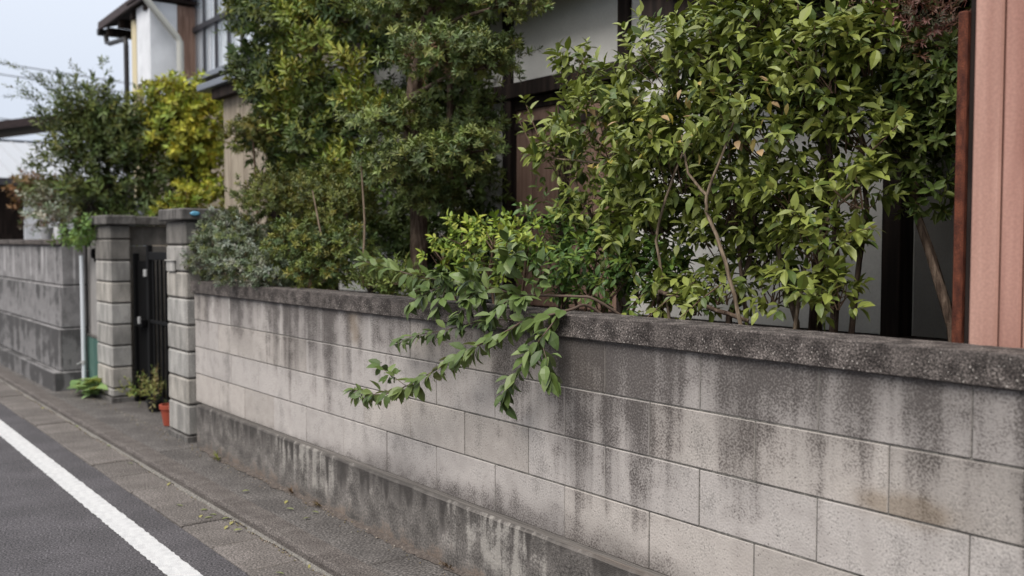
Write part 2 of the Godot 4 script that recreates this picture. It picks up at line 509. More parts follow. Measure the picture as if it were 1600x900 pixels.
func pick(pal: Array) -> Color:
	var c: Color = pal[rng.randi() % pal.size()]
	var k := rng.randf_range(0.8, 1.2)
	return Color(c.r * k * rng.randf_range(0.92, 1.08), c.g * k, c.b * k)

# sprig places on the lumpy surface of pads [centre, radius, half height]
func pad_places(pads: Array, density: float, up: float, size0: float, size1: float, under := 0.35, depth := 1.0) -> Array:
	var out := []
	var f := FastNoiseLite.new()
	f.frequency = 1.0
	f.seed = rng.randi() % 1000
	for p in pads:
		var c: Vector3 = p[0]
		var r: float = p[1]
		var h: float = p[2]
		var n := int(density * (r * r * 2.0 + 2.0 * r * h) * 3.1)
		for i in n:
			var d := rand_dir()
			if d.y < -0.3 and rng.randf() > under: continue
			var lump := 1.0 + lumps * f.get_noise_3dv(d * 2.2 + c * 3.0)
			var q := pow(rng.randf(), 0.45) * lump
			if rng.randf() < 0.06: q *= 1.22
			var pos := c + Vector3(d.x * r * depth, d.y * h, d.z * r) * q
			var nrm := Vector3(d.x / r, d.y / h, d.z / r).normalized()
			var ax := (nrm + Vector3.UP * up + rand_dir() * 0.55).normalized()
			var b := frame_of(ax, rand_dir()).rotated(ax, rng.randf() * TAU)
			out.append(Transform3D(b.scaled_local(Vector3.ONE * rng.randf_range(size0, size1)), pos))
	return out

# a whole plant: trunk and limbs to each pad, foliage in a few kinds of sprig
func plant(root: Node3D, base: Vector3, stem: Array, r0: float, r1: float, pads: Array, places: Array, sprigs: Array, pal: Array, bark: Material, tint_noise := 0.5) -> void:
	if stem.size() > 1:
		var g := Geo.new()
		var loc := []
		for p in stem: loc.append(p - base)
		g.tube(loc, r0, r1, 9, 0.08)
		part("trunk", g.mesh(bark), root)
		for p in pads:
			var lg := Geo.new()
			var c: Vector3 = p[0] - base
			var best: Vector3 = loc[0]
			for i in loc.size() - 1:
				for k in 5:
					var q: Vector3 = loc[i].lerp(loc[i + 1], k / 4.0)
					if q.y < c.y + 0.02 and q.distance_to(c) < best.distance_to(c): best = q
			var mid := best.lerp(c, 0.5) + Vector3(rng.randf_range(-0.04, 0.04), 0.03, rng.randf_range(-0.04, 0.04))
			lg.tube([best, mid, c], r1 * 0.4, r1 * 0.15, 6)
			for k in 7:
				var d := rand_dir()
				lg.tube([mid.lerp(c, 0.6), c + Vector3(d.x * p[1], absf(d.y) * p[2], d.z * p[1]) * 0.6], r1 * 0.25, r1 * 0.08, 4)
			part("limb", lg.mesh(bark), root)
	var f := FastNoiseLite.new()
	f.frequency = 1.6
	f.seed = 7
	var n := sprigs.size()
	for k in n:
		var xs := []
		var cs := []
		for i in range(k, places.size(), n):
			var x: Transform3D = places[i]
			var c := pick(pal)
			var t := 1.0 + tint_noise * f.get_noise_3dv(x.origin * 2.0)
			xs.append(Transform3D(x.basis, x.origin - base))
			cs.append(Color(c.r * t, c.g * t, c.b * t))
		many("foliage", sprigs[k], root, xs, cs)

# leaves one by one: the nearest `single` of them are meshes of their own
func single_leaves(root: Node3D, base: Vector3, leaves: Array, meshes: Array, pal: Array, m: StandardMaterial3D, single: int) -> void:
	var tints := []
	for c in pal:
		var t: StandardMaterial3D = m.duplicate()
		t.vertex_color_use_as_albedo = false
		t.albedo_color = (c as Color).linear_to_srgb()
		tints.append(t)
	leaves.sort_custom(func(a, b): return a[1] < b[1])
	var xs := []
	var cs := []
	for k in meshes.size():
		xs.append([])
		cs.append([])
	for i in leaves.size():
		var x: Transform3D = leaves[i][0]
		x.origin -= base
		var k := rng.randi() % meshes.size()
		var ci: int = leaves[i][2] if leaves[i].size() > 2 else rng.randi() % pal.size()
		if i < single:
			var o := part("leaf", meshes[k], root, x.origin, x.basis)
			o.material_override = tints[ci]
		else:
			xs[k].append(x)
			var c: Color = pal[ci]
			var v := rng.randf_range(0.8, 1.2)
			cs[k].append(Color(c.r * v, c.g * v, c.b * v))
	for k in meshes.size():
		if xs[k].size(): many("foliage", meshes[k], root, xs[k], cs[k])

func leaf_mesh(l: float, w: float, fold: float, curl: float, m: Material, bend := 0.0, fine := true) -> ArrayMesh:
	var g := Geo.new()
	g.leaf(Transform3D.IDENTITY, l, w, fold, curl, fine, bend)
	return g.mesh(m)

# leaves of one sprig (a rosette or a short spray) as transforms for single_leaves
func sprig_leaves(out: Array, x: Transform3D, n: int, length: float, spread: float, view: bool, pal_n: int, light_tip := -1) -> void:
	for i in n:
		var t := float(i) / n
		var an := i * 2.399 + rng.randf_range(-0.35, 0.35)
		var sp := spread * lerpf(1.2, 0.4, t * t) + rng.randf_range(-0.25, 0.25)
		var side := Vector3(cos(an), 0, sin(an))
		var d := x.basis.orthonormalized() * (side * sin(sp) + Vector3.UP * cos(sp))
		d = (d + Vector3.DOWN * 0.12).normalized()
		var b := frame_of(d, Vector3.UP + rand_dir() * 0.5 + Vector3(-0.25, 0, 0.1))
		var sc := rng.randf_range(0.5, 1.15) * x.basis.get_scale().x
		var pos := x * Vector3(0, length * (0.15 + 0.85 * t), 0)
		var score := pos.distance_to(EYE) + (0.0 if view else 1.0) + rng.randf() * 0.25 - 0.25 * sc
		out.append([Transform3D(b.scaled_local(Vector3.ONE * sc), pos), score, (light_tip if light_tip >= 0 and rng.randf() < 0.5 else rng.randi() % pal_n)])

# ------------------------------------------------------------------ the scene
func _ready() -> void:
	rng.seed = 4
	set_camera_and_light()
	make_materials()
	build_ground()
	build_front_wall()
	build_gateway()
	build_far_wall()
	build_garden_house()
	build_pink_building()
	build_neighbour_house()
	build_distance()
	build_trees()
	build_shrubs()
	build_big_bush()
	build_branch()
	build_small_things()

func set_camera_and_light() -> void:
	var cam := Camera3D.new()
	cam.name = "camera"
	add_child(cam)
	cam.position = EYE
	cam.rotation = Vector3(deg_to_rad(-2.71), deg_to_rad(-37.685), 0)
	cam.fov = 33.4
	cam.near = 0.05
	cam.far = 600.0
	var at := CameraAttributesPhysical.new()
	at.frustum_focal_length = 40.0
	at.frustum_focus_distance = 3.8
	at.exposure_aperture = 2.5
	at.frustum_near = 0.05
	at.frustum_far = 600.0
	cam.attributes = at
	cam.current = true
	var env := Environment.new()
	env.background_mode = Environment.BG_SKY
	var sky := Sky.new()
	var ps := ProceduralSkyMaterial.new()
	ps.sky_top_color = Color(0.86, 0.88, 0.91)
	ps.sky_horizon_color = Color(0.6, 0.628, 0.675)
	ps.sky_curve = 0.6
	ps.ground_bottom_color = Color(0.3, 0.3, 0.3)
	ps.ground_horizon_color = Color(0.6, 0.62, 0.64)
	sky.sky_material = ps
	env.sky = sky
	env.tonemap_mode = Environment.TONE_MAPPER_LINEAR
	env.tonemap_exposure = 1.97
	env.sdfgi_enabled = true
	env.ssao_enabled = true
	env.ssil_enabled = true
	var we := WorldEnvironment.new()
	we.name = "surroundings"
	we.environment = env
	add_child(we)
	var sun := DirectionalLight3D.new()
	sun.name = "sun"
	sun.light_energy = 0.6
	sun.light_angular_distance = 38.0
	sun.light_color = Color(1.0, 0.98, 0.955)
	sun.shadow_enabled = true
	add_child(sun)
	sun.look_at_from_position(Vector3(-5, 9, -1), Vector3(1.5, 0, -3))

func build_ground() -> void:
	var g := Geo.new()
	g.quad(Vector3(-250, -0.03, 60), Vector3(250, -0.03, 60), Vector3(250, -0.03, -400), Vector3(-250, -0.03, -400), Vector3.UP)
	struct("ground", g.mesh(M.ground))
	g = Geo.new()
	g.box(Vector3(-3.4, -0.2, -90), Vector3(1.75, 0.0, 12), 0.002)
	struct("road", g.mesh(M.asphalt))
	# white edge line with worn, ragged edges
	g = Geo.new()
	var f := FastNoiseLite.new()
	f.frequency = 9.0
	var prev := []
	for i in 1400:
		var z := 2.0 - i * 0.02
		var a := 1.437 + 0.003 * f.get_noise_2d(z, 0.0) + 0.004 * rng.randf_range(-1, 1)
		var b := 1.571 + 0.003 * f.get_noise_2d(z, 50.0) + 0.004 * rng.randf_range(-1, 1)
		var cur := [Vector3(a, 0.004, z), Vector3(b, 0.004, z)]
		if prev: g.quad(prev[0], prev[1], cur[1], cur[0], Vector3.UP)
		prev = cur
	struct("road_line", g.mesh(M.paint))
	# gutter slabs between the asphalt and the kerb
	var gut := Node3D.new()
	gut.name = "gutter"
	add_child(gut)
	gut.set_meta("kind", "structure")
	for k in 52:
		var s := -1.2 + k * 0.46
		var v: Array = [0.0, 0.002, 0.004, -0.001]
		var dy: float = v[(k * 7) % 4]
		var e := rng.randf_range(-0.008, 0.006)
		pbox("gutter_slab", M.gutter[(k * 5) % 3], gut, Vector3(1.748 + e, -0.12, -s - 0.449), Vector3(2.02, 0.012 + dy * 1.5, -s), 0.007)
	# pale mortar bedding squeezed out along the kerb's foot
	var mf := Geo.new()
	f.frequency = 2.0
	var mz := []
	for i in 700:
		var z := 1.0 - i * 0.03
		var wd := 0.014 + 0.03 * f.get_noise_2d(z, 80.0) + 0.008 * f.get_noise_2d(z * 6.0, 90.0)
		var cur := [Vector3(2.021 - maxf(wd, 0.004), 0.0165, z), Vector3(2.0215, 0.028, z)]
		if mz: mf.quad(mz[0], mz[1], cur[1], cur[0], Vector3(-0.4, 1, 0))
		mz = cur
	part("mortar_fillet", mf.mesh(M.gutter_sand), gut)
	# low rounded kerb stones
	var kb := Node3D.new()
	kb.name = "kerb"
	add_child(kb)
	kb.set_meta("kind", "structure")
	for k in 42:
		var s := -1.3 + k * 0.6
		var gg := Geo.new()
		var c := Vector3(2.085, 0, -s - 0.298)
		var prof := [Vector2(2.022, -0.1), Vector2(2.024, 0.052), Vector2(2.03, 0.063), Vector2(2.042, 0.069), Vector2(2.16, 0.072), Vector2(2.16, -0.1)]
		var dz := 0.2985
		for i in prof.size() - 1:
			var p: Vector2 = prof[i]
			var q: Vector2 = prof[i + 1]
			var nn := Vector3(p.y - q.y, q.x - p.x, 0)
			gg.quad(Vector3(p.x, p.y, dz) - Vector3(c.x, 0, 0), Vector3(q.x, q.y, dz) - Vector3(c.x, 0, 0), Vector3(q.x, q.y, -dz) - Vector3(c.x, 0, 0), Vector3(p.x, p.y, -dz) - Vector3(c.x, 0, 0), nn)
		for e in [-1.0, 1.0]:
			for i in range(1, prof.size() - 1):
				gg.ftri(Vector3(prof[0].x - c.x, prof[0].y, dz * e), Vector3(prof[i].x - c.x, prof[i].y, dz * e), Vector3(prof[i + 1].x - c.x, prof[i + 1].y, dz * e), Vector3(0, 0, e))
		var o := part("kerb_stone", gg.mesh(M.kerb), kb, c)
		o.rotation.y = rng.randf_range(-0.002, 0.002)
	# pavement strip in long poured bays
	var pv := Node3D.new()
	pv.name = "pavement"
	add_child(pv)
	pv.set_meta("kind", "structure")
	var cuts := [-1.6, 0.4, 2.1, 3.9, 5.35, 6.95, 7.75, 9.35, 11.2, 13.6, 17.0, 24.0]
	for k in cuts.size() - 1:
		pbox("pavement_slab", M.pavement, pv, Vector3(2.163, -0.1, -cuts[k + 1] + 0.006), Vector3(3.4 if k in [5, 6] else 2.62, 0.066 + 0.003 * (k % 2), -cuts[k]), 0.006)
	# brown grit gathered along the foot of the plinth
	g = Geo.new()
	f.frequency = 2.5
	var pz := []
	for i in 330:
		var z := 0.4 - i * 0.022
		var wd := 0.03 + 0.035 * f.get_noise_2d(z, 3.0) + 0.02 * f.get_noise_2d(z * 5.0, 9.0)
		var hh := 0.012 + 0.006 * f.get_noise_2d(z * 3.0, 20.0)
		var cur := [Vector3(2.443 - maxf(wd, 0.012), 0.0705, z), Vector3(2.443, 0.072 + hh, z)]
		if pz: g.quad(pz[0], pz[1], cur[1], cur[0], Vector3(-0.3, 1, 0))
		pz = cur
	var d := struct("dirt", g.mesh(M.dirt))
	d.set_meta("kind", "stuff")
	d.set_meta("label", "brown grit gathered along the foot of the plinth")
	d.set_meta("category", "dirt")
	# garden soil behind the wall
	g = Geo.new()
	g.box(Vector3(2.66, -0.02, -7.12), Vector3(4.2, 0.95, 1.2), 0.002)
	struct("garden_soil", g.mesh(M.soil))
	g = Geo.new()
	g.box(Vector3(2.62, -0.02, -28), Vector3(12, 0.06, -9.62), 0.002)
	struct("yard_ground", g.mesh(M.soil))

func build_front_wall() -> void:
	var w := thing("block_wall", "long grey concrete block garden wall with mouldy coping along the pavement", "wall", Vector3(2.5, 0, -3.5))
	# poured plinth, one step proud of the blocks, with a slightly uneven edge
	var g := Geo.new()
	var f := FastNoiseLite.new()
	f.frequency = 3.0
	var prev := []
	for i in 170:
		var s := -1.2 + 8.14 * i / 169.0
		var e := 0.004 * f.get_noise_2d(s, 0.0)
		var q := 0.004 * f.get_noise_2d(s, 30.0)
		var cur := [Vector3(2.442 + e * 0.5, 0.0, -s), Vector3(2.442 + e, 0.372 + q, -s), Vector3(2.453 + e, 0.384 + q, -s), Vector3(2.49, 0.386, -s), Vector3(2.62, 0.386, -s)]
		if prev:
			for k in 4:
				g.quad(prev[k], prev[k + 1], cur[k + 1], cur[k], [Vector3.LEFT, Vector3(-1, 1, 0), Vector3.UP, Vector3.UP][k])
		else:
			pass
		prev = cur
	g.quad(prev[0], prev[1], Vector3(2.62, 0.386, prev[0].z), Vector3(2.62, 0, prev[0].z), Vector3.FORWARD)
	g.ftri(prev[1], prev[2], prev[3], Vector3.FORWARD)
	g.quad(Vector3(2.62, 0, 1.2), Vector3(2.62, 0.386, 1.2), Vector3(2.62, 0.386, prev[0].z), Vector3(2.62, 0, prev[0].z), Vector3.RIGHT)
	part("plinth", g.mesh(M.plinth), w, -w.position)
	# running bond, joints where the photograph has them: 0.4675 m blocks in 0.2 m courses
	var bl := 0.4675
	var meshes := {}
	for row in 4:
		var y1 := 1.197 - row * 0.2
		var off := 1.2435 if row % 2 == 0 else 1.478
		for k in range(-6, 13):
			var s0 := off + k * bl
			var s1 := minf(s0 + bl, 7.09)
			if s1 - s0 < 0.03: continue
			s0 = maxf(s0, -1.2)
			if s1 < -1.1: continue
			var lo := 0.385 if row == 3 else y1 - 0.2 + 0.0022
			var key := "%.3f %.3f" % [s1 - s0, y1 - lo]
			if not meshes.has(key):
				meshes[key] = Geo.new()
				var h := Vector3(0.06, (y1 - lo) * 0.5 - 0.0015, (s1 - s0) * 0.5 - 0.0018)
				meshes[key].box(-h, h, 0.003)
				meshes[key] = meshes[key].mesh(M.front_blocks[0])
			var o := part("block", meshes[key], w, Vector3(2.55 + rng.randf_range(-0.0018, 0.0018), (y1 + lo) * 0.5, -(s0 + s1) * 0.5) - w.position, Basis(Vector3.UP, rng.randf_range(-0.003, 0.003)))
			o.material_override = M.front_blocks[[0, 1, 2, 0, 3, 0, 2, 4, 1][(k * 4 + row * 7 + 40) % 9]]
	# mortar core a little behind the faces
	var core := Geo.new()
	core.box(Vector3(2.4935, 0.387, -7.085) - w.position, Vector3(2.606, 1.196, 1.19) - w.position, 0.001)
	part("mortar", core.mesh(M.mortar_mid), w)
	# coping stones
	for k in 14:
		var s0 := -1.2 + k * 0.6
		var s1 := minf(s0 + 0.6, 7.11)
		if s1 - s0 < 0.05: continue
		var gg := Geo.new()
		var lo := Vector3(2.468, 1.198, -s1 + 0.0006)
		var hi := Vector3(2.640, 1.288, -s0 - 0.0006)
		var c := (lo + hi) * 0.5
		rough_box(gg, lo - c, hi - c, 0.004, 0.002, k)
		part("coping_stone", gg.mesh(M.coping), w, c - w.position + Vector3(rng.randf_range(-0.001, 0.001), 0, 0))

# a bar along z whose long edges wander a little, as worn concrete does
func rough_box(g: Geo, lo: Vector3, hi: Vector3, bev: float, amp: float, s: int) -> void:
	var f := FastNoiseLite.new()
	f.seed = s
	f.frequency = 11.0
	var prev := []
	var n := 24
	for i in n + 1:
		var z := lerpf(lo.z, hi.z, float(i) / n)
		var e := func(k: float) -> float: return amp * f.get_noise_2d(z, k * 7.0)
		var ring := [Vector3(lo.x + bev + e.call(1), lo.y, z), Vector3(lo.x + e.call(2), lo.y + bev, z), Vector3(lo.x + e.call(3), hi.y - bev + e.call(4), z), Vector3(lo.x + bev + e.call(5), hi.y + e.call(6), z), Vector3(hi.x - bev, hi.y + e.call(7), z), Vector3(hi.x, hi.y - bev, z), Vector3(hi.x, lo.y, z)]
		if prev:
			for k in ring.size():
				var q := (k + 1) % ring.size()
				var mid: Vector3 = (ring[k] + ring[q]) * 0.5 - Vector3((lo.x + hi.x) * 0.5, (lo.y + hi.y) * 0.5, z)
				g.quad(prev[k], prev[q], ring[q], ring[k], mid)
		if i == 0 or i == n:
			for k in range(1, ring.size() - 1):
				g.ftri(ring[0], ring[k], ring[k + 1], Vector3(0, 0, -1 if i == 0 else 1))
		prev = ring

func pillar(called: String, label: String, lo: Vector3, hi: Vector3, first: float) -> Node3D:
	var p := thing(called, label, "gate pillar", Vector3((lo.x + hi.x) * 0.5, 0.0, (lo.z + hi.z) * 0.5))
	pbox("footing", M.cap, p, lo + Vector3(-0.012, 0.0, -0.012), Vector3(hi.x + 0.012, 0.115, hi.z + 0.012), 0.006)
	var y := 0.118
	var k := 0
	while y < hi.y - 0.05:
		var y1 := minf(first + k * 0.2, hi.y)
		pbox("block", M.pillar[[1, 3, 0, 1, 0, 3, 1, 2, 2, 2][mini(k, 9)]], p, Vector3(lo.x, y + 0.004, lo.z), Vector3(hi.x, y1 - 0.004, hi.z), 0.012)
		y = y1
		k += 1
	pbox("joint_core", M.timber, p, Vector3(lo.x + 0.014, 0.1, lo.z + 0.014), Vector3(hi.x - 0.014, hi.y - 0.01, hi.z - 0.014), 0.002)
	pbox("cap", M.cap, p, Vector3(lo.x - 0.045, hi.y + 0.002, lo.z - 0.045), Vector3(hi.x + 0.045, hi.y + 0.09, hi.z + 0.045), 0.01)
	return p

func build_gateway() -> void:
	pillar("gate_pillar", "grey block gate pillar standing against the end of the front wall", Vector3(2.44, 0.03, -7.56), Vector3(2.80, 1.735, -7.13), 0.35)
	var l := pillar("gate_pillar", "grey block gate pillar beyond the black gate, above the leafy weed", Vector3(2.50, 0.03, -9.86), Vector3(2.69, 1.735, -9.36), 0.20)
	# return wall running in from the far pillar
	var r := thing("return_wall", "dark block wall seen behind the black gate under a grey coping", "wall", Vector3(3.6, 0, -9.5))
	var y := 0.06
	for k in 9:
		var y1 := minf(0.14 + k * 0.2, 1.735)
		for j in 5:
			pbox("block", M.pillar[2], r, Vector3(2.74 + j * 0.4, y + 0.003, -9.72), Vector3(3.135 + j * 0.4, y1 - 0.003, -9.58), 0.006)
		y = y1
	pbox("coping_stone", M.cap, r, Vector3(2.745, 1.737, -9.76), Vector3(4.75, 1.822, -9.5), 0.01)
	# iron gate
	var g := thing("iron_gate", "black iron gate with upright bars and a latch box", "gate", Vector3(2.74, 0.07, -8.4))
	pbox("hinge_post", M.black_metal, g, Vector3(2.70, 0.07, -9.345), Vector3(2.75, 1.47, -9.295))
	pbox("sheet_panel", M.black_metal, g, Vector3(2.73, 0.12, -9.29), Vector3(2.742, 1.40, -9.02))
	pbox("stile", M.dark_metal, g, Vector3(2.712, 0.09, -8.98), Vector3(2.758, 1.545, -8.92))
	pbox("top_rail", M.dark_metal, g, Vector3(2.715, 1.415, -8.915), Vector3(2.755, 1.485, -7.6))
	pbox("bottom_rail", M.dark_metal, g, Vector3(2.715, 0.14, -8.915), Vector3(2.755, 0.19, -7.6))
	pbox("middle_rail", M.dark_metal, g, Vector3(2.72, 0.84, -8.915), Vector3(2.75, 0.87, -7.6))
	for k in 11:
		pbox("bar", M.dark_metal, g, Vector3(2.722, 0.192, -8.83 + k * 0.112), Vector3(2.742, 1.413, -8.81 + k * 0.112), 0.003)
	var lb := pbox("latch_box", M.black_metal, g, Vector3(2.655, 0.80, -9.21), Vector3(2.705, 0.87, -8.94), 0.006)
	pbox("latch_handle", M.steel, lb, Vector3(2.63, 0.83, -8.98), Vector3(2.653, 0.895, -8.955), 0.004)
	var hang := pbox("tag", M.steel, g, Vector3(2.69, 1.26, -8.99), Vector3(2.708, 1.325, -8.93), 0.003)
	hang.set_meta("label", "small pale metal tag on the gate")
	# plaster return beside the far pillar, with a dark fitting and a teal board
	var p := thing("plaster_pier", "narrow grey plastered pier between the far block wall and gate pillar", "wall", Vector3(2.65, 0, -10.2))
	pbox("plaster", M.plaster_grey, p, Vector3(2.575, 0.0, -10.9), Vector3(2.72, 1.66, -9.865), 0.006)
	var t := thing("teal_board", "weathered teal board leaning low against the plastered pier", "board", Vector3(2.56, 0.07, -10.2))
	pbox("board", M.teal, t, Vector3(2.553, 0.07, -10.72), Vector3(2.573, 0.61, -9.87), 0.004)
	pbox("edge_strip", M.cap, t, Vector3(2.548, 0.612, -10.72), Vector3(2.574, 0.64, -9.87), 0.004)
	var wf := thing("wall_fitting", "small round black fitting high on the plastered pier", "wall fitting", Vector3(2.573, 1.46, -10.15))
	var gg := Geo.new()
	for k in 14:
		var a := TAU * k / 14
		var b := TAU * (k + 1) / 14
		var pa := Vector3(0, cos(a), sin(a))
		var pb := Vector3(0, cos(b), sin(b))
		gg.quad(pa * 0.055, pb * 0.055, pb * 0.048 + Vector3(-0.03, 0, 0), pa * 0.048 + Vector3(-0.03, 0, 0), pa)
		gg.ftri(Vector3(-0.036, 0, 0), pa * 0.048 + Vector3(-0.03, 0, 0), pb * 0.048 + Vector3(-0.03, 0, 0), Vector3.LEFT)
	part("housing", gg.mesh(M.black_metal), wf)
	pbox("drip_stain_plate", M.dark_metal, wf, Vector3(2.562, 1.375, -10.165), Vector3(2.573, 1.41, -10.135), 0.003)
	var wp := thing("drain_pipe", "slim white drain pipe standing at the end of the far wall", "pipe", Vector3(2.50, 0.07, -10.38))
	gg = Geo.new()
	gg.tube([Vector3.ZERO, Vector3(0, 0.6, 0), Vector3(0, 1.33, 0), Vector3(0, 1.37, 0)], 0.021, 0.021, 10)
	part("pipe", gg.mesh(M.white_pipe), wp)
	gg = Geo.new()
	gg.tube([Vector3(0, 0.26, 0), Vector3(0, 0.3, 0)], 0.027, 0.027, 10)
	gg.tube([Vector3(-0.02, 0.28, 0), Vector3(-0.07, 0.265, 0.01)], 0.01, 0.008, 6)
	part("bracket", gg.mesh(M.steel), wp)
	var bc := thing("plastic_scrap", "small bright blue plastic scrap stuck to the near gate pillar cap", "scrap", Vector3(2.50, 1.785, -7.084))
	gg = Geo.new()
	gg.lathe(Vector3.ZERO, [Vector2(0.045, 0.0), Vector2(0.05, 0.012), Vector2(0.036, 0.03), Vector2(0.015, 0.034), Vector2(0.0, 0.03)], 12)
	var sc := part("scrap", gg.mesh(M.cyan), bc)
	sc.rotation.x = PI / 2
	sc.scale = Vector3(0.75, 0.4, 0.35)
	var np := thing("ledge_plate", "pale grey plate fixed on the near gate pillar's street face", "plate", Vector3(2.42, 1.37, -7.42))
	pbox("plate", M.pillar[0], np, Vector3(2.425, 1.35, -7.52), Vector3(2.4375, 1.425, -7.34), 0.003)
	pbox("lip", M.pillar[0], np, Vector3(2.415, 1.428, -7.53), Vector3(2.4375, 1.438, -7.33), 0.003)

func build_far_wall() -> void:
	var w := thing("stepped_wall", "far streaked grey wall of three tall stepped courses beyond the gate", "wall", Vector3(2.4, 0, -16))
	var rows := [[0.03, 0.262, 2.225, "plinth"], [0.266, 0.70, 2.29, "course"], [0.706, 1.132, 2.303, "course"], [1.138, 1.54, 2.316, "course"]]
	for r in rows:
		pbox(r[3], M.far_wall, w, Vector3(r[2], r[0], -24), Vector3(2.56, r[1], -10.44 + (0.02 if r[3] == "plinth" else 0.0)), 0.012)
	pbox("joint_core", M.timber, w, Vector3(2.33, 0.1, -23.9), Vector3(2.54, 1.53, -10.47), 0.002)
	for k in 10:
		pbox("coping_stone", M.coping, w, Vector3(2.285, 1.543, -11.79 - k * 1.36), Vector3(2.60, 1.605, -10.43 - k * 1.36 - 0.006), 0.01)

func build_garden_house() -> void:
	var h := thing("garden_house", "old house behind the garden wall with white plaster and dark timber", "house", Vector3(5.5, 0, -4))
	# plaster infill between posts, timber frame proud of it
	var posts := [-0.6, 2.44, 4.245, 5.42, 7.4, 8.55]
	for k in posts.size():
		pbox("post", M.timber, h, Vector3(4.17, 0.0, -posts[k] - 0.095), Vector3(4.29, 3.25, -posts[k]), 0.004)
	for k in posts.size() - 1:
		pbox("plaster_panel", M.wall_plaster, h, Vector3(4.2, 2.69, -posts[k + 1]), Vector3(4.28, 3.25, -posts[k] - 0.095), 0.002)
		if k == 0:  # bay set back as an added veranda recess, shaped to fall dark
			pbox("plaster_panel", M.wall_plaster, h, Vector3(5.1, 0.9, -2.44), Vector3(5.16, 3.2, 0.6), 0.002)
			pbox("side_panel", M.wall_plaster, h, Vector3(4.295, 0.9, -2.50), Vector3(5.1, 3.2, -2.44), 0.002)
			pbox("added_veranda_floor", M.timber, h, Vector3(4.2, 0.86, -2.44), Vector3(5.1, 0.9, 0.6), 0.003)
			pbox("added_veranda_ceiling", M.timber, h, Vector3(4.29, 2.70, -2.44), Vector3(5.1, 2.73, 0.6), 0.003)
		if k in [1, 3, 4]:
			pbox("plaster_panel", M.wall_plaster, h, Vector3(4.2, 1.13, -posts[k + 1]), Vector3(4.28, 2.58, -posts[k] - 0.095), 0.002)
	pbox("lintel", M.timber, h, Vector3(4.155, 2.583, -8.6), Vector3(4.29, 2.687, 0.8), 0.004)
	pbox("sill_beam", M.timber, h, Vector3(4.155, 1.02, -8.6), Vector3(4.29, 1.127, 0.8), 0.004)
	for k in 18:
		pbox("skirting_board", M.timber, h, Vector3(4.205, 0.0, -8.6 + k * 0.5), Vector3(4.25, 1.018, -8.106 + k * 0.5), 0.003)
	# storm shutters in the bay between the posts
	var sh := pbox("shutter_frame", M.timber, h, Vector3(4.21, 2.5, -5.42), Vector3(4.26, 2.58, -4.34), 0.003)
	pbox("rail", M.timber, sh, Vector3(4.21, 2.36, -5.42), Vector3(4.262, 2.415, -4.34), 0.003)
	pbox("rail", M.timber, sh, Vector3(4.21, 1.70, -5.42), Vector3(4.262, 1.755, -4.34), 0.003)
	for k in 6:
		pbox("shutter_board", M.shutter, h, Vector3(4.225 + 0.003 * (k % 2), 1.13, -5.418 + k * 0.18), Vector3(4.25, 2.5, -5.242 + k * 0.18), 0.003)
	pbox("jamb", M.timber, h, Vector3(4.19, 1.13, -4.92), Vector3(4.27, 2.58, -4.85), 0.003)
	# eaves: boarded soffit, rafters and the tiled roof above
	pbox("soffit", M.timber, h, Vector3(3.95, 3.252, -6.3), Vector3(4.6, 3.28, 0.9), 0.003)
	for k in 16:
		pbox("rafter", M.timber, h, Vector3(3.92, 3.19, -6.25 + k * 0.455), Vector3(4.3, 3.25, -6.20 + k * 0.455), 0.003)
	# lower lean-to roof, added only to shade the right-hand bays
	pbox("added_veranda_soffit", M.timber, h, Vector3(3.62, 2.74, -3.55), Vector3(4.198, 2.77, 0.9), 0.003)
	pbox("added_veranda_fascia", M.timber, h, Vector3(3.6, 2.7, -3.57), Vector3(3.618, 2.84, 0.92), 0.003)
	pbox("added_veranda_roof", M.tile, h, Vector3(3.56, 2.845, -3.6), Vector3(4.16, 2.9, 0.95), 0.006)
	pbox("fascia", M.timber, h, Vector3(3.88, 3.17, -6.32), Vector3(3.908, 3.34, 0.92), 0.004)
	var g := Geo.new()
	for k in 9:
		var a := Vector3(3.84 + k * 0.3, 3.34 + k * 0.12, 0)
		g.quad(a + Vector3(0, 0, 0.95), a + Vector3(0.32, 0.128, 0.95), a + Vector3(0.32, 0.128, -6.35), a + Vector3(0, 0, -6.35), Vector3.UP)
		g.quad(a + Vector3(0, 0, 0.95), a + Vector3(0, -0.04, 0.95), a + Vector3(0, -0.04, -6.35), a + Vector3(0, 0, -6.35), Vector3.LEFT)
	part("roof", g.mesh(M.tile), h, -h.position)
	pbox("core", M.timber, h, Vector3(4.3, 0.0, -8.55), Vector3(8, 3.3, -2.51), 0.01)
	pbox("core", M.timber, h, Vector3(5.17, 0.0, -2.5), Vector3(8, 3.3, 0.8), 0.01)
	# low store at the far end, with upright beige boards and a metal ledge
	var s := thing("side_store", "pale beige boarded annex wall to the left of the tall dark tree", "building", Vector3(4.0, 0, -9.1))
	for k in 6:
		pbox("board", M.beige_board, s, Vector3(3.70 + 0.004 * (k % 2), 0.06, -9.6 + k * 0.17), Vector3(3.73, 3.12, -9.434 + k * 0.17), 0.004)
	pbox("core", M.timber, s, Vector3(3.732, 0.06, -9.59), Vector3(4.4, 3.12, -8.6), 0.004)
	pbox("ledge", M.sill_metal, s, Vector3(3.55, 3.13, -9.95), Vector3(4.5, 3.2, -8.55), 0.008)
	pbox("ledge_beam", M.timber, s, Vector3(3.6, 3.02, -9.66), Vector3(3.69, 3.125, -8.55), 0.004)

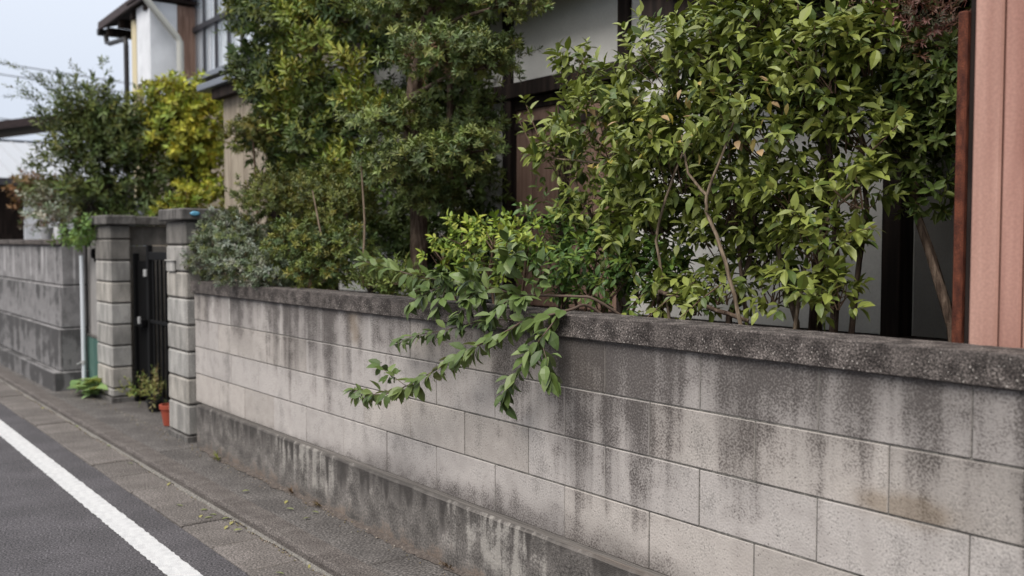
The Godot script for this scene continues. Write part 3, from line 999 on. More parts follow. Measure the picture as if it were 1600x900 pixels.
func build_pink_building() -> void:
	var b := thing("pink_building", "faded pink building of upright boards at the right edge", "building", Vector3(3.2, 0, 0))
	var s := 1.417
	var k := 0
	var widths := [0.088, 0.066, 0.074, 0.070]
	while s > -1.6:
		var wd: float = widths[k] if k < 2 else widths[2 + k % 2]
		pbox("board", M.pink[k % 3], b, Vector3(2.80, 0.0, -s), Vector3(2.83, 4.2, -s + wd - 0.005), 0.006)
		s -= wd
		k += 1
	pbox("core", M.timber, b, Vector3(2.832, 0.0, -1.40), Vector3(4.9, 4.2, 1.6), 0.004)
	pbox("corner_gap_strip", M.timber, b, Vector3(2.81, 0.0, -1.434), Vector3(2.86, 4.2, -1.42), 0.002)
	pbox("corner_post", M.rust, b, Vector3(2.795, 0.0, -1.466), Vector3(2.85, 2.25, -1.436), 0.004)
	pbox("roof_edge", M.tile, b, Vector3(2.6, 4.2, -1.7), Vector3(5.2, 4.3, 1.8), 0.01)

func build_neighbour_house() -> void:
	var h := thing("two_storey_house", "two storey white house with dark eaves behind the yellow tree", "house", Vector3(5.5, 0, -13))
	# upper floor: window wall, projecting plastered box, brown boarding
	pbox("wall", M.beige_board, h, Vector3(4.62, 0.05, -15.2), Vector3(8, 3.62, -9.65), 0.004)
	pbox("window_back", M.curtain, h, Vector3(4.68, 3.7, -13.0), Vector3(4.7, 5.3, -10.6), 0.002)
	pbox("sill", M.sill_metal, h, Vector3(4.35, 3.62, -13.06), Vector3(4.75, 3.69, -10.6), 0.006)
	pbox("apron", M.frame_grey, h, Vector3(4.5, 3.40, -13.03), Vector3(4.62, 3.615, -10.6), 0.006)
	var w := pbox("window_frame", M.frame_grey, h, Vector3(4.57, 4.38, -13.0), Vector3(4.64, 4.45, -10.6), 0.004)
	for k in 7:
		var s := 13.0 - k * 0.42
		pbox("mullion", M.frame_grey, w, Vector3(4.58, 3.7, -s), Vector3(4.63, 5.32, -s + (0.05 if k % 3 == 0 else 0.025)), 0.003)
		if k < 6:
			pbox("pane", M.glass, w, Vector3(4.602, 3.7, -s + 0.055), Vector3(4.606, 4.375, -s + 0.415), 0.0)
			pbox("pane", M.glass, w, Vector3(4.602, 4.455, -s + 0.055), Vector3(4.606, 5.3, -s + 0.415), 0.0)
	for k in 14:
		pbox("curtain_fold", M.curtain, h, Vector3(4.655 + 0.012 * (k % 2), 3.7, -12.98 + k * 0.17), Vector3(4.675, 5.3, -12.83 + k * 0.17), 0.004)
	pbox("white_box", M.white_plaster, h, Vector3(4.0, 3.69, -13.46), Vector3(4.36, 4.72, -12.9), 0.006)
	pbox("cream_post", M.cream, h, Vector3(4.03, 2.2, -13.80), Vector3(4.13, 4.62, -13.60), 0.005)
	for k in 3:
		pbox("brown_board", M.shutter, h, Vector3(4.362 + k * 0.085, 2.9, -12.98), Vector3(4.444 + k * 0.085, 4.72, -12.93), 0.004)
	# gable roof over it: soffit boards slope up from the far eave
	var g := Geo.new()
	var a := Vector3(3.93, 4.70, -14.98)
	var up := Vector3(0, 0.05, 2.15)
	var e := Vector3(5.0, 1.7, 0)
	g.quad(a, a + up, a + up + e, a + e, Vector3.DOWN)
	var t := Vector3(0, 0.09, -0.02)
	g.quad(a + t, a + up + t, a + up + e + t, a + e + t, Vector3.UP)
	g.quad(a, a + t, a + t + e, a + e, Vector3.FORWARD)
	g.quad(a, a + up, a + up + t, a + t, Vector3.LEFT)
	var b2 := a + up
	var dn := Vector3(0, 0.0, 0.12)
	g.quad(b2, b2 + dn, b2 + dn + e, b2 + e, Vector3.DOWN)
	g.quad(b2 + t, b2 + dn + t, b2 + dn + e + t, b2 + e + t, Vector3.UP)
	g.quad(b2, b2 + dn, b2 + dn + t, b2 + t, Vector3.LEFT)
	part("roof", g.mesh(M.timber), h, -h.position)
	for side in 2:
		var gg := Geo.new()
		var p := a + Vector3(-0.03, -0.02, 0) if side == 0 else b2 + Vector3(-0.03, -0.02, 0)
		var q := p + (up if side == 0 else dn)
		for o in [Vector3(0, 0, 0), Vector3(0.04, 0, 0)]:
			gg.quad(p + o, q + o, q + o + Vector3(0, 0.11, 0), p + o + Vector3(0, 0.11, 0), Vector3.LEFT if o.x == 0 else Vector3.RIGHT)
		gg.quad(p, q, q + Vector3(0.04, 0, 0), p + Vector3(0.04, 0, 0), Vector3.DOWN)
		part("barge_board", gg.mesh(M.tile), h, -h.position)
	for k in 4:
		var c := a + up * (0.1 + k * 0.27)
		pbox("purlin", M.timber, h, Vector3(3.97, c.y - 0.13, c.z - 0.06), Vector3(5.2, c.y - 0.02, c.z + 0.06), 0.004)
	pbox("upper_wall", M.timber, h, Vector3(4.66, 5.3, -13.9), Vector3(4.75, 6.0, -9.7), 0.004)
	pbox("back_wall", M.timber, h, Vector3(4.76, 3.6, -13.8), Vector3(8, 5.2, -9.7), 0.004)
	pbox("soffit", M.timber, h, Vector3(3.9, 4.74, -13.55), Vector3(4.66, 4.78, -12.85), 0.004)
	# gutter and pipes
	g = Geo.new()
	g.tube([Vector3(3.90, 4.66, -15.0), Vector3(6.5, 4.66, -15.0)], 0.055, 0.055, 10)
	part("gutter", g.mesh(M.dark_pipe), h, -h.position)
	g = Geo.new()
	g.tube([Vector3(4.0, 4.62, -14.95), Vector3(4.0, 4.50, -14.9), Vector3(4.0, 4.46, -14.75), Vector3(4.0, 4.40, -13.98), Vector3(4.0, 4.3, -13.95), Vector3(4.0, 2.0, -13.95)], 0.035, 0.035, 8)
	part("downpipe", g.mesh(M.dark_pipe), h, -h.position)
	g = Geo.new()
	g.tube([Vector3(3.9, 4.72, -12.75), Vector3(3.96, 4.64, -12.75), Vector3(4.3, 4.26, -12.75), Vector3(4.34, 4.2, -12.75), Vector3(4.35, 2.2, -12.75)], 0.045, 0.045, 10)
	part("downpipe", g.mesh(M.grey_pipe), h, -h.position)

func build_distance() -> void:
	var h := thing("brown_roofed_house", "distant low house with brown roof behind the left trees", "house", Vector3(4.5, 0, -24))
	pbox("wall", M.far_plaster, h, Vector3(3.2, 0.0, -27), Vector3(9, 3.72, -22.4), 0.01)
	var g := Geo.new()
	var a := Vector3(2.4, 3.75, -21.9)
	g.quad(a, a + Vector3(4.0, 0.85, 0), a + Vector3(4.0, 0.85, -6), a + Vector3(0, 0, -6), Vector3.UP)
	g.quad(a, a + Vector3(4.0, 0.85, 0), a + Vector3(4.0, 0.68, 0), a + Vector3(0, -0.17, 0), Vector3.BACK)
	g.quad(a, a + Vector3(0, -0.17, 0), a + Vector3(0, -0.17, -6), a + Vector3(0, 0, -6), Vector3.LEFT)
	g.quad(a + Vector3(4.0, 0.85, 0), a + Vector3(8.0, 0, 0), a + Vector3(8.0, 0, -6), a + Vector3(4.0, 0.85, -6), Vector3.UP)
	part("roof", g.mesh(M.tile), h, -h.position)
	pbox("window", M.frame_grey, h, Vector3(3.6, 1.0, -22.39), Vector3(4.6, 2.4, -22.36), 0.005)
	g = Geo.new()
	g.tube([Vector3(3.3, 3.55, -22.3), Vector3(3.9, 3.5, -22.3), Vector3(4.35, 3.3, -22.3), Vector3(4.4, 3.0, -22.3), Vector3(4.4, 0, -22.3)], 0.04, 0.04, 8)
	part("downpipe", g.mesh(M.dark_pipe), h, -h.position)
	var c := thing("carport", "white sheet carport roof glimpsed through the left tree", "carport", Vector3(4.2, 0, -19))
	g = Geo.new()
	for k in 12:
		var x0 := 2.7 + k * 0.26
		g.quad(Vector3(x0, 2.62, -17.4), Vector3(x0 + 0.23, 2.62, -17.4), Vector3(x0 + 0.23, 3.5, -20.6), Vector3(x0, 3.5, -20.6), Vector3.UP)
		g.quad(Vector3(x0 + 0.23, 2.62, -17.4), Vector3(x0 + 0.245, 2.65, -17.4), Vector3(x0 + 0.245, 3.53, -20.6), Vector3(x0 + 0.23, 3.5, -20.6), Vector3.UP)
		g.quad(Vector3(x0 + 0.245, 2.65, -17.4), Vector3(x0 + 0.26, 2.62, -17.4), Vector3(x0 + 0.26, 3.5, -20.6), Vector3(x0 + 0.245, 3.53, -20.6), Vector3.UP)
	part("sheet_roof", g.mesh(M.sheet), c, -c.position)
	pbox("beam", M.frame_grey, c, Vector3(2.68, 2.5, -17.45), Vector3(5.84, 2.6, -17.38), 0.005)
	for x in [2.75, 4.0, 5.7]:
		pbox("post", M.white_pipe, c, Vector3(x, 0.0, -17.5), Vector3(x + 0.08, 2.5, -17.42), 0.005)
	pbox("back_wall", M.timber, c, Vector3(2.7, 0.0, -20.7), Vector3(5.9, 2.9, -20.6), 0.005)
	pbox("side_panel", M.white_plaster, c, Vector3(3.35, 0.0, -17.6), Vector3(3.9, 2.35, -17.54), 0.005)
	# overhead wires
	var ws := [[6.9, 8.3], [6.65, 7.9], [5.6, 6.35], [5.45, 6.1], [4.9, 5.3]]
	for k in ws.size():
		var w := thing("overhead_wire", ["topmost overhead wire crossing the pale sky", "second overhead wire from the top of the sky", "third overhead wire, upper of the middle pair", "fourth overhead wire, lower of the middle pair", "lowest faint overhead wire above the left tree"][k], "wire", Vector3(10, ws[k][0], -30), "overhead wires in the sky")
		g = Geo.new()
		var pts := []
		for i in 13:
			var t := i / 12.0
			pts.append(Vector3(lerpf(-14, 26, t), lerpf(ws[k][1], ws[k][0] - 0.5, t) - 0.5 * sin(PI * t), -30 - 4 * t) - w.position)
		g.tube(pts, 0.019, 0.019, 5)
		part("cable", g.mesh(M.wire), w)

# ------------------------------------------------------------------ trees and shrubs
func build_trees() -> void:
	var small := [sprig(11, 0.12, 0.076, 0.031, 1.05, false, M.leaf), sprig(12, 0.14, 0.07, 0.028, 1.2, false, M.leaf, 0.9), sprig(9, 0.10, 0.08, 0.033, 0.9, false, M.leaf)]
	# tall dense evergreen
	lumps = 0.62
	var A := [
		[Vector3(3.60, 3.56, -8.4), 0.27, 0.27], [Vector3(3.50, 3.38, -7.46), 0.34, 0.26], [Vector3(3.60, 3.30, -6.75), 0.24, 0.2], [Vector3(3.48, 2.80, -7.55), 0.34, 0.26],
		[Vector3(3.60, 3.12, -8.45), 0.26, 0.24], [Vector3(3.55, 2.66, -6.72), 0.2, 0.16], [Vector3(3.55, 2.46, -8.02), 0.25, 0.19], [Vector3(3.45, 2.33, -6.95), 0.27, 0.2],
		[Vector3(4.0, 3.04, -6.6), 0.22, 0.30], [Vector3(4.0, 2.48, -6.6), 0.22, 0.30], [Vector3(3.60, 3.93, -7.56), 0.48, 0.44], [Vector3(3.60, 3.80, -6.57), 0.39, 0.35], [Vector3(3.60, 4.08, -8.50), 0.35, 0.32],
		[Vector3(3.55, 1.95, -6.9), 0.28, 0.2], [Vector3(3.6, 2.05, -7.7), 0.26, 0.2]]
	var t := thing("evergreen_tree", "tall dense dark green evergreen tree beside the beige annex", "tree", Vector3(3.7, 0.9, -7.3))
	plant(t, t.position, [Vector3(3.7, 0.9, -7.3), Vector3(3.72, 2.0, -7.35), Vector3(3.66, 3.0, -7.4), Vector3(3.65, 4.0, -7.5)], 0.09, 0.03, A, pad_places(A, 270, 0.35, 0.75, 1.3), small,
		[Color(0.075, 0.11, 0.028), Color(0.06, 0.09, 0.028), Color(0.1, 0.14, 0.032), Color(0.2, 0.23, 0.04), Color(0.045, 0.075, 0.026), Color(0.12, 0.15, 0.03)], M.bark)
	# paler new shoots standing out on its near side
	var SH := [[Vector3(3.3, 2.78, -6.12), 0.08, 0.16], [Vector3(3.3, 2.6, -6.05), 0.09, 0.1], [Vector3(3.3, 2.45, -5.92), 0.1, 0.07], [Vector3(3.3, 2.12, -6.3), 0.12, 0.09], [Vector3(3.3, 3.02, -6.7), 0.12, 0.14], [Vector3(3.3, 2.82, -7.0), 0.1, 0.12], [Vector3(3.3, 2.7, -7.3), 0.12, 0.1], [Vector3(3.35, 3.3, -7.1), 0.12, 0.15]]
	var sx := moved(pad_places(SH, 230, 0.9, 0.8, 1.3), t.position)
	many("new_shoots", sprig(9, 0.13, 0.08, 0.032, 0.9, false, M.leaf, 0.9), t, sx, filled(sx.size(), [Color(0.2, 0.25, 0.045), Color(0.26, 0.28, 0.05), Color(0.15, 0.2, 0.04)]))
	# cloud-pruned tree with a bare trunk between its pads
	var B := [
		[Vector3(3.28, 2.66, -4.80), 0.37, 0.16], [Vector3(3.30, 2.58, -4.52), 0.16, 0.08], [Vector3(3.2, 2.33, -5.40), 0.28, 0.11],
		[Vector3(3.15, 2.01, -4.90), 0.36, 0.14], [Vector3(3.12, 1.97, -5.38), 0.22, 0.12], [Vector3(3.25, 2.10, -4.58), 0.17, 0.09], [Vector3(3.45, 2.25, -4.85), 0.2, 0.12], [Vector3(3.40, 3.05, -5.06), 0.42, 0.18],
		[Vector3(3.40, 2.94, -4.40), 0.18, 0.09], [Vector3(3.40, 3.12, -5.68), 0.25, 0.15], [Vector3(3.30, 1.80, -5.1), 0.2, 0.09]]
	t = thing("cloud_pruned_tree", "cloud pruned tree with layered round pads on a bare grey trunk", "tree", Vector3(3.4, 0.9, -5.4))
	plant(t, t.position, [Vector3(3.4, 0.9, -5.4), Vector3(3.4, 1.45, -5.41), Vector3(3.42, 1.8, -5.44), Vector3(3.4, 2.2, -5.5), Vector3(3.42, 2.55, -5.5), Vector3(3.42, 2.9, -5.42), Vector3(3.45, 3.2, -5.2)], 0.065, 0.045, B, pad_places(B, 520, 0.6, 0.65, 1.05, 0.1),
		[sprig(12, 0.08, 0.056, 0.023, 1.1, false, M.leaf), sprig(10, 0.07, 0.058, 0.024, 0.9, false, M.leaf)],
		[Color(0.13, 0.17, 0.055), Color(0.11, 0.15, 0.055), Color(0.16, 0.20, 0.06), Color(0.085, 0.12, 0.045), Color(0.2, 0.23, 0.065)], M.bark)
	var dead := many("dead_twigs", sprig(9, 0.08, 0.035, 0.006, 0.9, false, M.soft_leaf), t, moved(pad_places([[Vector3(3.08, 2.62, -4.72), 0.13, 0.07]], 260, 0.0, 0.8, 1.2), t.position), filled(40, [Color(0.16, 0.09, 0.05), Color(0.2, 0.12, 0.07)]))
	dead.set_meta("label", "dry brown twigs on the pad")
	# dark tree behind, closing the gap between the two
	t = thing("background_shrub", "leafy shrub filling the gap behind the cloud pruned trunk", "shrub", Vector3(3.85, 0.9, -5.7))
	var bs := [[Vector3(4.0, 2.75, -6.0), 0.2, 0.5], [Vector3(4.0, 2.1, -6.0), 0.2, 0.45], [Vector3(3.95, 1.5, -5.75), 0.26, 0.4], [Vector3(3.95, 1.95, -5.6), 0.22, 0.25], [Vector3(3.6, 1.5, -5.85), 0.24, 0.26], [Vector3(3.55, 1.3, -5.55), 0.2, 0.18], [Vector3(3.6, 1.75, -6.1), 0.2, 0.2], [Vector3(3.95, 2.55, -5.75), 0.2, 0.3], [Vector3(3.9, 3.2, -5.9), 0.3, 0.3]]
	plant(t, t.position, [Vector3(3.85, 0.9, -5.7), Vector3(3.88, 2.9, -5.75)], 0.04, 0.02, bs, pad_places(bs, 190, 0.3, 0.8, 1.3), small, [Color(0.075, 0.11, 0.028), Color(0.06, 0.09, 0.028), Color(0.1, 0.14, 0.032)], M.bark)
	lumps = 0.4
	# left garden, beyond the gate
	var LT := [
		[Vector3(2.81, 2.49, -11.50), 0.43, 0.37], [Vector3(3.30, 2.67, -11.50), 0.44, 0.36], [Vector3(3.15, 2.15, -11.50), 0.44, 0.37], [Vector3(2.75, 2.13, -11.50), 0.27, 0.24], [Vector3(3.65, 2.31, -11.4), 0.41, 0.35],
		[Vector3(2.96, 3.02, -11.50), 0.30, 0.24], [Vector3(2.65, 2.87, -11.50), 0.25, 0.2], [Vector3(3.48, 2.98, -11.50), 0.27, 0.22], [Vector3(3.08, 2.58, -11.50), 0.44, 0.37], [Vector3(3.39, 1.95, -11.4), 0.33, 0.28], [Vector3(3.5, 1.7, -10.9), 0.4, 0.25]]
	t = thing("garden_tree", "loose dark green tree with arching shoots above the far wall", "tree", Vector3(3.1, 0.06, -11.5))
	var pl := pad_places(LT, 95, 0.5, 0.8, 1.5)
	# arching shoots up and to the left
	for k in 34:
		var p := Vector3(rng.randf_range(2.55, 3.5), rng.randf_range(2.6, 3.0), -11.5 + rng.randf_range(-0.3, 0.3))
		var end := p + Vector3(rng.randf_range(-0.8, 0.1), rng.randf_range(0.25, 0.62), rng.randf_range(-0.3, 0.3))
		for i in 7:
			var u := i / 6.0
			var q := p.lerp(end, u) + Vector3.UP * 0.12 * sin(PI * u)
			var ax := (end - p).normalized() + rand_dir() * 0.5
			pl.append(Transform3D(frame_of(ax, rand_dir()).scaled_local(Vector3.ONE * lerpf(1.1, 0.7, u)), q))
	plant(t, t.position, [Vector3(3.1, 0.06, -11.5), Vector3(3.12, 1.3, -11.5), Vector3(3.05, 2.2, -11.5), Vector3(3.1, 2.9, -11.5)], 0.06, 0.02, LT, pl,
		[sprig(10, 0.2, 0.085, 0.026, 0.95, false, M.leaf, 0.9), sprig(9, 0.17, 0.08, 0.028, 0.8, false, M.leaf, 0.9)],
		[Color(0.085, 0.12, 0.035), Color(0.1, 0.135, 0.035), Color(0.075, 0.105, 0.04), Color(0.16, 0.18, 0.045), Color(0.09, 0.13, 0.045), Color(0.12, 0.15, 0.04)], M.bark)
	var YT := [
		[Vector3(3.87, 3.16, -11.20), 0.31, 0.26], [Vector3(4.12, 2.73, -11.20), 0.29, 0.24], [Vector3(3.75, 2.71, -11.20), 0.30, 0.25], [Vector3(4.17, 3.11, -11.20), 0.21, 0.18],
		[Vector3(4.00, 2.31, -11.20), 0.29, 0.24], [Vector3(3.61, 3.20, -11.20), 0.2, 0.17], [Vector3(3.93, 2.64, -11.20), 0.34, 0.29], [Vector3(3.68, 2.96, -11.20), 0.26, 0.22]]
	t = thing("yellow_tree", "golden yellow leaved tree in front of the two storey house", "tree", Vector3(3.9, 0.06, -11.2))
	plant(t, t.position, [Vector3(3.9, 0.06, -11.2), Vector3(3.92, 1.5, -11.2), Vector3(3.9, 2.9, -11.2)], 0.05, 0.02, YT, pad_places(YT, 150, 0.3, 0.8, 1.4),
		[sprig(9, 0.13, 0.085, 0.04, 1.0, false, M.soft_leaf), sprig(8, 0.12, 0.08, 0.038, 1.2, false, M.soft_leaf)],
		[Color(0.42, 0.40, 0.05), Color(0.48, 0.45, 0.055), Color(0.32, 0.35, 0.05), Color(0.22, 0.27, 0.05), Color(0.38, 0.38, 0.05)], M.bark)
	var YB := [[Vector3(3.53, 1.99, -9.9), 0.2, 0.14], [Vector3(3.72, 2.05, -9.95), 0.15, 0.12], [Vector3(3.3, 1.88, -9.95), 0.18, 0.1]]
	t = thing("golden_shrub", "small yellow green shrub just behind the gate pillar cap", "shrub", Vector3(3.5, 0.06, -9.92))
	plant(t, t.position, [Vector3(3.5, 0.06, -9.92), Vector3(3.52, 1.9, -9.92)], 0.02, 0.01, YB, pad_places(YB, 220, 0.4, 0.7, 1.2), [sprig(8, 0.1, 0.075, 0.035, 1.0, false, M.soft_leaf)],
		[Color(0.26, 0.28, 0.03), Color(0.33, 0.31, 0.03), Color(0.16, 0.22, 0.03)], M.twig)
	var OR := [[Vector3(2.72, 2.02, -13.3), 0.25, 0.21], [Vector3(2.85, 2.2, -13.4), 0.19, 0.16], [Vector3(2.62, 2.25, -13.5), 0.18, 0.14], [Vector3(2.9, 1.85, -13.2), 0.2, 0.17]]
	t = thing("reddish_shrub", "rust orange leaved shrub at the far left behind the wall", "shrub", Vector3(2.8, 0.06, -13.35))
	plant(t, t.position, [Vector3(2.8, 0.06, -13.35), Vector3(2.78, 2.1, -13.35)], 0.03, 0.012, OR, pad_places(OR, 150, 0.4, 0.8, 1.3), [sprig(9, 0.13, 0.075, 0.03, 1.0, false, M.soft_leaf)],
		[Color(0.2, 0.11, 0.05), Color(0.22, 0.13, 0.055), Color(0.11, 0.13, 0.045), Color(0.1, 0.12, 0.04), Color(0.15, 0.08, 0.05)], M.twig)
	var GV := [[Vector3(2.48, 1.69, -9.98), 0.10, 0.10], [Vector3(2.41, 1.6, -10.2), 0.08, 0.07], [Vector3(2.52, 1.76, -9.8), 0.08, 0.07], [Vector3(2.38, 1.62, -10.55), 0.1, 0.05]]
	t = thing("creeper", "light green creeper spilling over the plastered pier", "plant", Vector3(2.6, 1.66, -10.0))
	plant(t, t.position, [Vector3(2.66, 1.6, -10.1), Vector3(2.55, 1.72, -10.0)], 0.012, 0.006, GV, pad_places(GV, 420, 0.0, 0.6, 1.1, 1.0), [sprig(6, 0.08, 0.07, 0.042, 1.2, false, M.soft_leaf)],
		[Color(0.11, 0.19, 0.05), Color(0.15, 0.24, 0.06), Color(0.09, 0.16, 0.05)], M.twig)
	# dark trees behind the garden house roof line on the right
	t = thing("eaves_tree", "leafy tree crown above the big bush against the eaves", "tree", Vector3(3.75, 0.9, -2.7))
	var ST := [[Vector3(3.75, 2.78, -2.95), 0.32, 0.2], [Vector3(3.75, 2.75, -2.4), 0.35, 0.25], [Vector3(3.75, 2.72, -1.9), 0.3, 0.28], [Vector3(3.8, 2.9, -3.3), 0.2, 0.12]]
	plant(t, t.position, [Vector3(3.8, 0.9, -2.65), Vector3(3.82, 2.0, -2.6), Vector3(3.76, 2.7, -2.5)], 0.035, 0.02, ST, pad_places(ST, 210, 0.3, 0.7, 1.2), small, [Color(0.075, 0.11, 0.028), Color(0.06, 0.09, 0.028), Color(0.1, 0.13, 0.03)], M.bark)

func moved(a: Array, by: Vector3) -> Array:
	var out := []
	for x in a: out.append(Transform3D(x.basis, x.origin - by))
	return out

func filled(n: int, pal: Array) -> Array:
	var out := []
	for i in maxi(n, 400): out.append(pick(pal))
	return out

func build_shrubs() -> void:
	var tiny := [sprig(12, 0.07, 0.04, 0.016, 1.0, false, M.leaf), sprig(10, 0.06, 0.042, 0.017, 0.85, false, M.leaf)]
	var C := [[Vector3(2.98, 1.86, -6.55), 0.37, 0.20], [Vector3(3.02, 1.86, -5.94), 0.24, 0.17], [Vector3(3.02, 1.76, -5.67), 0.21, 0.17]] 
	var t := thing("olive_shrub", "olive green clipped shrub bulging between evergreen and grey shrub", "shrub", Vector3(3.1, 0.95, -6.5))
	plant(t, t.position, [Vector3(3.15, 0.95, -6.5), Vector3(3.1, 1.8, -6.4)], 0.03, 0.012, C, pad_places(C, 620, 0.45, 0.7, 1.15), tiny,
		[Color(0.11, 0.13, 0.03), Color(0.13, 0.145, 0.03), Color(0.085, 0.11, 0.03), Color(0.16, 0.16, 0.035)], M.twig)
	var OL := [[Vector3(3.2, 2.46, -7.8), 0.19, 0.14], [Vector3(3.2, 2.5, -7.55), 0.13, 0.1]]
	t = thing("olive_sapling", "small brownish olive crown standing out against the beige annex", "shrub", Vector3(3.25, 0.95, -7.7))
	plant(t, t.position, [Vector3(3.25, 0.95, -7.7), Vector3(3.25, 1.8, -7.7), Vector3(3.22, 2.4, -7.7)], 0.012, 0.008, OL, pad_places(OL, 560, 0.45, 0.7, 1.15), tiny, [Color(0.13, 0.14, 0.03), Color(0.16, 0.15, 0.035), Color(0.09, 0.115, 0.03)], M.twig)
	var D1 := [[Vector3(2.60, 1.45, -6.98), 0.18, 0.15], [Vector3(2.62, 1.52, -6.58), 0.25, 0.19], [Vector3(2.58, 1.40, -6.22), 0.22, 0.12], [Vector3(2.68, 1.63, -6.9), 0.22, 0.14], [Vector3(2.6, 1.38, -5.88), 0.18, 0.09]]
	t = thing("grey_shrub", "greyish blue leaved shrub overhanging the far end of the coping", "shrub", Vector3(2.8, 0.95, -6.6))
	plant(t, t.position, [Vector3(2.8, 0.95, -6.6), Vector3(2.76, 1.4, -6.62)], 0.03, 0.015, D1, pad_places(D1, 760, 0.3, 0.7, 1.15, 0.8), tiny,
		[Color(0.18, 0.205, 0.15), Color(0.15, 0.18, 0.12), Color(0.12, 0.155, 0.09), Color(0.22, 0.24, 0.2), Color(0.14, 0.17, 0.06)], M.twig)
	var D2 := [[Vector3(2.77, 1.52, -5.82), 0.25, 0.19], [Vector3(2.80, 1.50, -5.34), 0.19, 0.15], [Vector3(2.74, 1.38, -5.49), 0.18, 0.09], [Vector3(2.75, 1.43, -6.12), 0.17, 0.16]]
	t = thing("azalea_shrub", "small leaved azalea shrub with yellowish tips along the coping", "shrub", Vector3(2.8, 0.95, -5.7))
	plant(t, t.position, [Vector3(2.85, 0.95, -5.7), Vector3(2.8, 1.4, -5.68)], 0.03, 0.015, D2, pad_places(D2, 700, 0.5, 0.7, 1.15, 0.7), tiny,
		[Color(0.1, 0.14, 0.04), Color(0.13, 0.165, 0.035), Color(0.08, 0.12, 0.045), Color(0.19, 0.19, 0.04)], M.twig)
	for s in [[Vector3(2.78, 1.3, -5.05), Vector3(2.8, 2.1, -5.1)], [Vector3(2.76, 1.3, -5.5), Vector3(2.74, 1.9, -5.62)]]:
		var g := Geo.new()
		var p0: Vector3 = s[0] - t.position
		var p1: Vector3 = s[1] - t.position
		g.tube([p0, p0.lerp(p1, 0.5) + Vector3(0.01, 0, 0.02), p1], 0.009, 0.005, 5)
		part("cane", g.mesh(M.pale_bark), t)
	# low ferny tuft below the trunk
	var E0 := [[Vector3(2.76, 1.3, -4.95), 0.12, 0.09], [Vector3(2.8, 1.33, -4.7), 0.12, 0.1]]
	t = thing("low_tuft", "low feathery yellow green tuft rising just above the coping", "plant", Vector3(2.78, 0.95, -4.85))
	plant(t, t.position, [Vector3(2.78, 0.95, -4.85), Vector3(2.78, 1.3, -4.83)], 0.012, 0.008, E0, pad_places(E0, 560, 0.8, 0.8, 1.3), [sprig(10, 0.1, 0.04, 0.013, 0.7, false, M.leaf, 0.9)], [Color(0.15, 0.2, 0.05), Color(0.11, 0.15, 0.04)], M.twig)
	# yellow-green bush, with its nearest leaves singly
	var E := [[Vector3(2.87, 1.58, -4.13), 0.16, 0.12], [Vector3(2.87, 1.59, -3.85), 0.14, 0.11], [Vector3(2.87, 1.54, -3.59), 0.12, 0.10], [Vector3(2.87, 1.50, -4.33), 0.10, 0.10], [Vector3(2.92, 1.42, -3.97), 0.15, 0.15]]
	t = thing("yellow_green_bush", "bright yellow green bush behind the overhanging branch", "bush", Vector3(2.9, 0.95, -4.0))
	var lv := []
	for x in pad_places(E, 190, 0.6, 0.8, 1.15, 0.4): sprig_leaves(lv, x, 8, 0.05, 1.0, x.origin.x < 2.92, 5)
	stems_to(t, Vector3(2.92, 0.95, -4.0), E, 0.012, M.twig)
	single_leaves(t, t.position, lv, [leaf_mesh(0.05, 0.022, 0.3, 0.1, M.leaf), leaf_mesh(0.046, 0.021, 0.2, 0.25, M.leaf, 0.1)],
		[Color(0.19, 0.26, 0.035), Color(0.15, 0.22, 0.032), Color(0.23, 0.29, 0.04), Color(0.11, 0.17, 0.03), Color(0.27, 0.3, 0.04)], M.leaf, 150)
	var F2 := [[Vector3(3.05, 1.50, -3.58), 0.19, 0.17], [Vector3(3.05, 1.45, -3.30), 0.18, 0.16], [Vector3(3.05, 1.33, -3.53), 0.15, 0.13], [Vector3(3.05, 1.34, -3.21), 0.13, 0.11], [Vector3(3.1, 1.66, -3.7), 0.15, 0.12], [Vector3(3.15, 1.45, -3.05), 0.17, 0.14], [Vector3(3.15, 1.33, -2.9), 0.13, 0.1]]
	t = thing("green_bush", "mid green leafy bush between the yellow bush and big bush", "bush", Vector3(3.05, 0.95, -3.45))
	lv = []
	for x in pad_places(F2, 190, 0.4, 0.8, 1.2, 0.4): sprig_leaves(lv, x, 8, 0.06, 1.0, x.origin.x < 3.05, 4)
	stems_to(t, Vector3(3.08, 0.95, -3.45), F2, 0.012, M.twig)
	single_leaves(t, t.position, lv, [leaf_mesh(0.055, 0.022, 0.3, 0.15, M.gloss_leaf), leaf_mesh(0.05, 0.021, 0.2, 0.3, M.gloss_leaf, 0.1)],
		[Color(0.07, 0.13, 0.03), Color(0.09, 0.155, 0.03), Color(0.055, 0.105, 0.03), Color(0.12, 0.17, 0.03)], M.gloss_leaf, 120)
	# right rear: shaded tree with reddish dry twigs at its top
	var G := [[Vector3(3.50, 2.08, -1.97), 0.16, 0.15], [Vector3(3.50, 2.22, -1.90), 0.13, 0.11], [Vector3(3.50, 1.91, -1.99), 0.13, 0.12], [Vector3(3.50, 1.93, -1.85), 0.12, 0.10], [Vector3(3.5, 2.1, -1.8), 0.12, 0.14], [Vector3(3.5, 1.75, -1.93), 0.09, 0.06]]
	t = thing("slim_tree", "slim glossy leaved tree leaning beside the rusty post, top twigs reddish", "tree", Vector3(3.5, 0.95, -1.8))
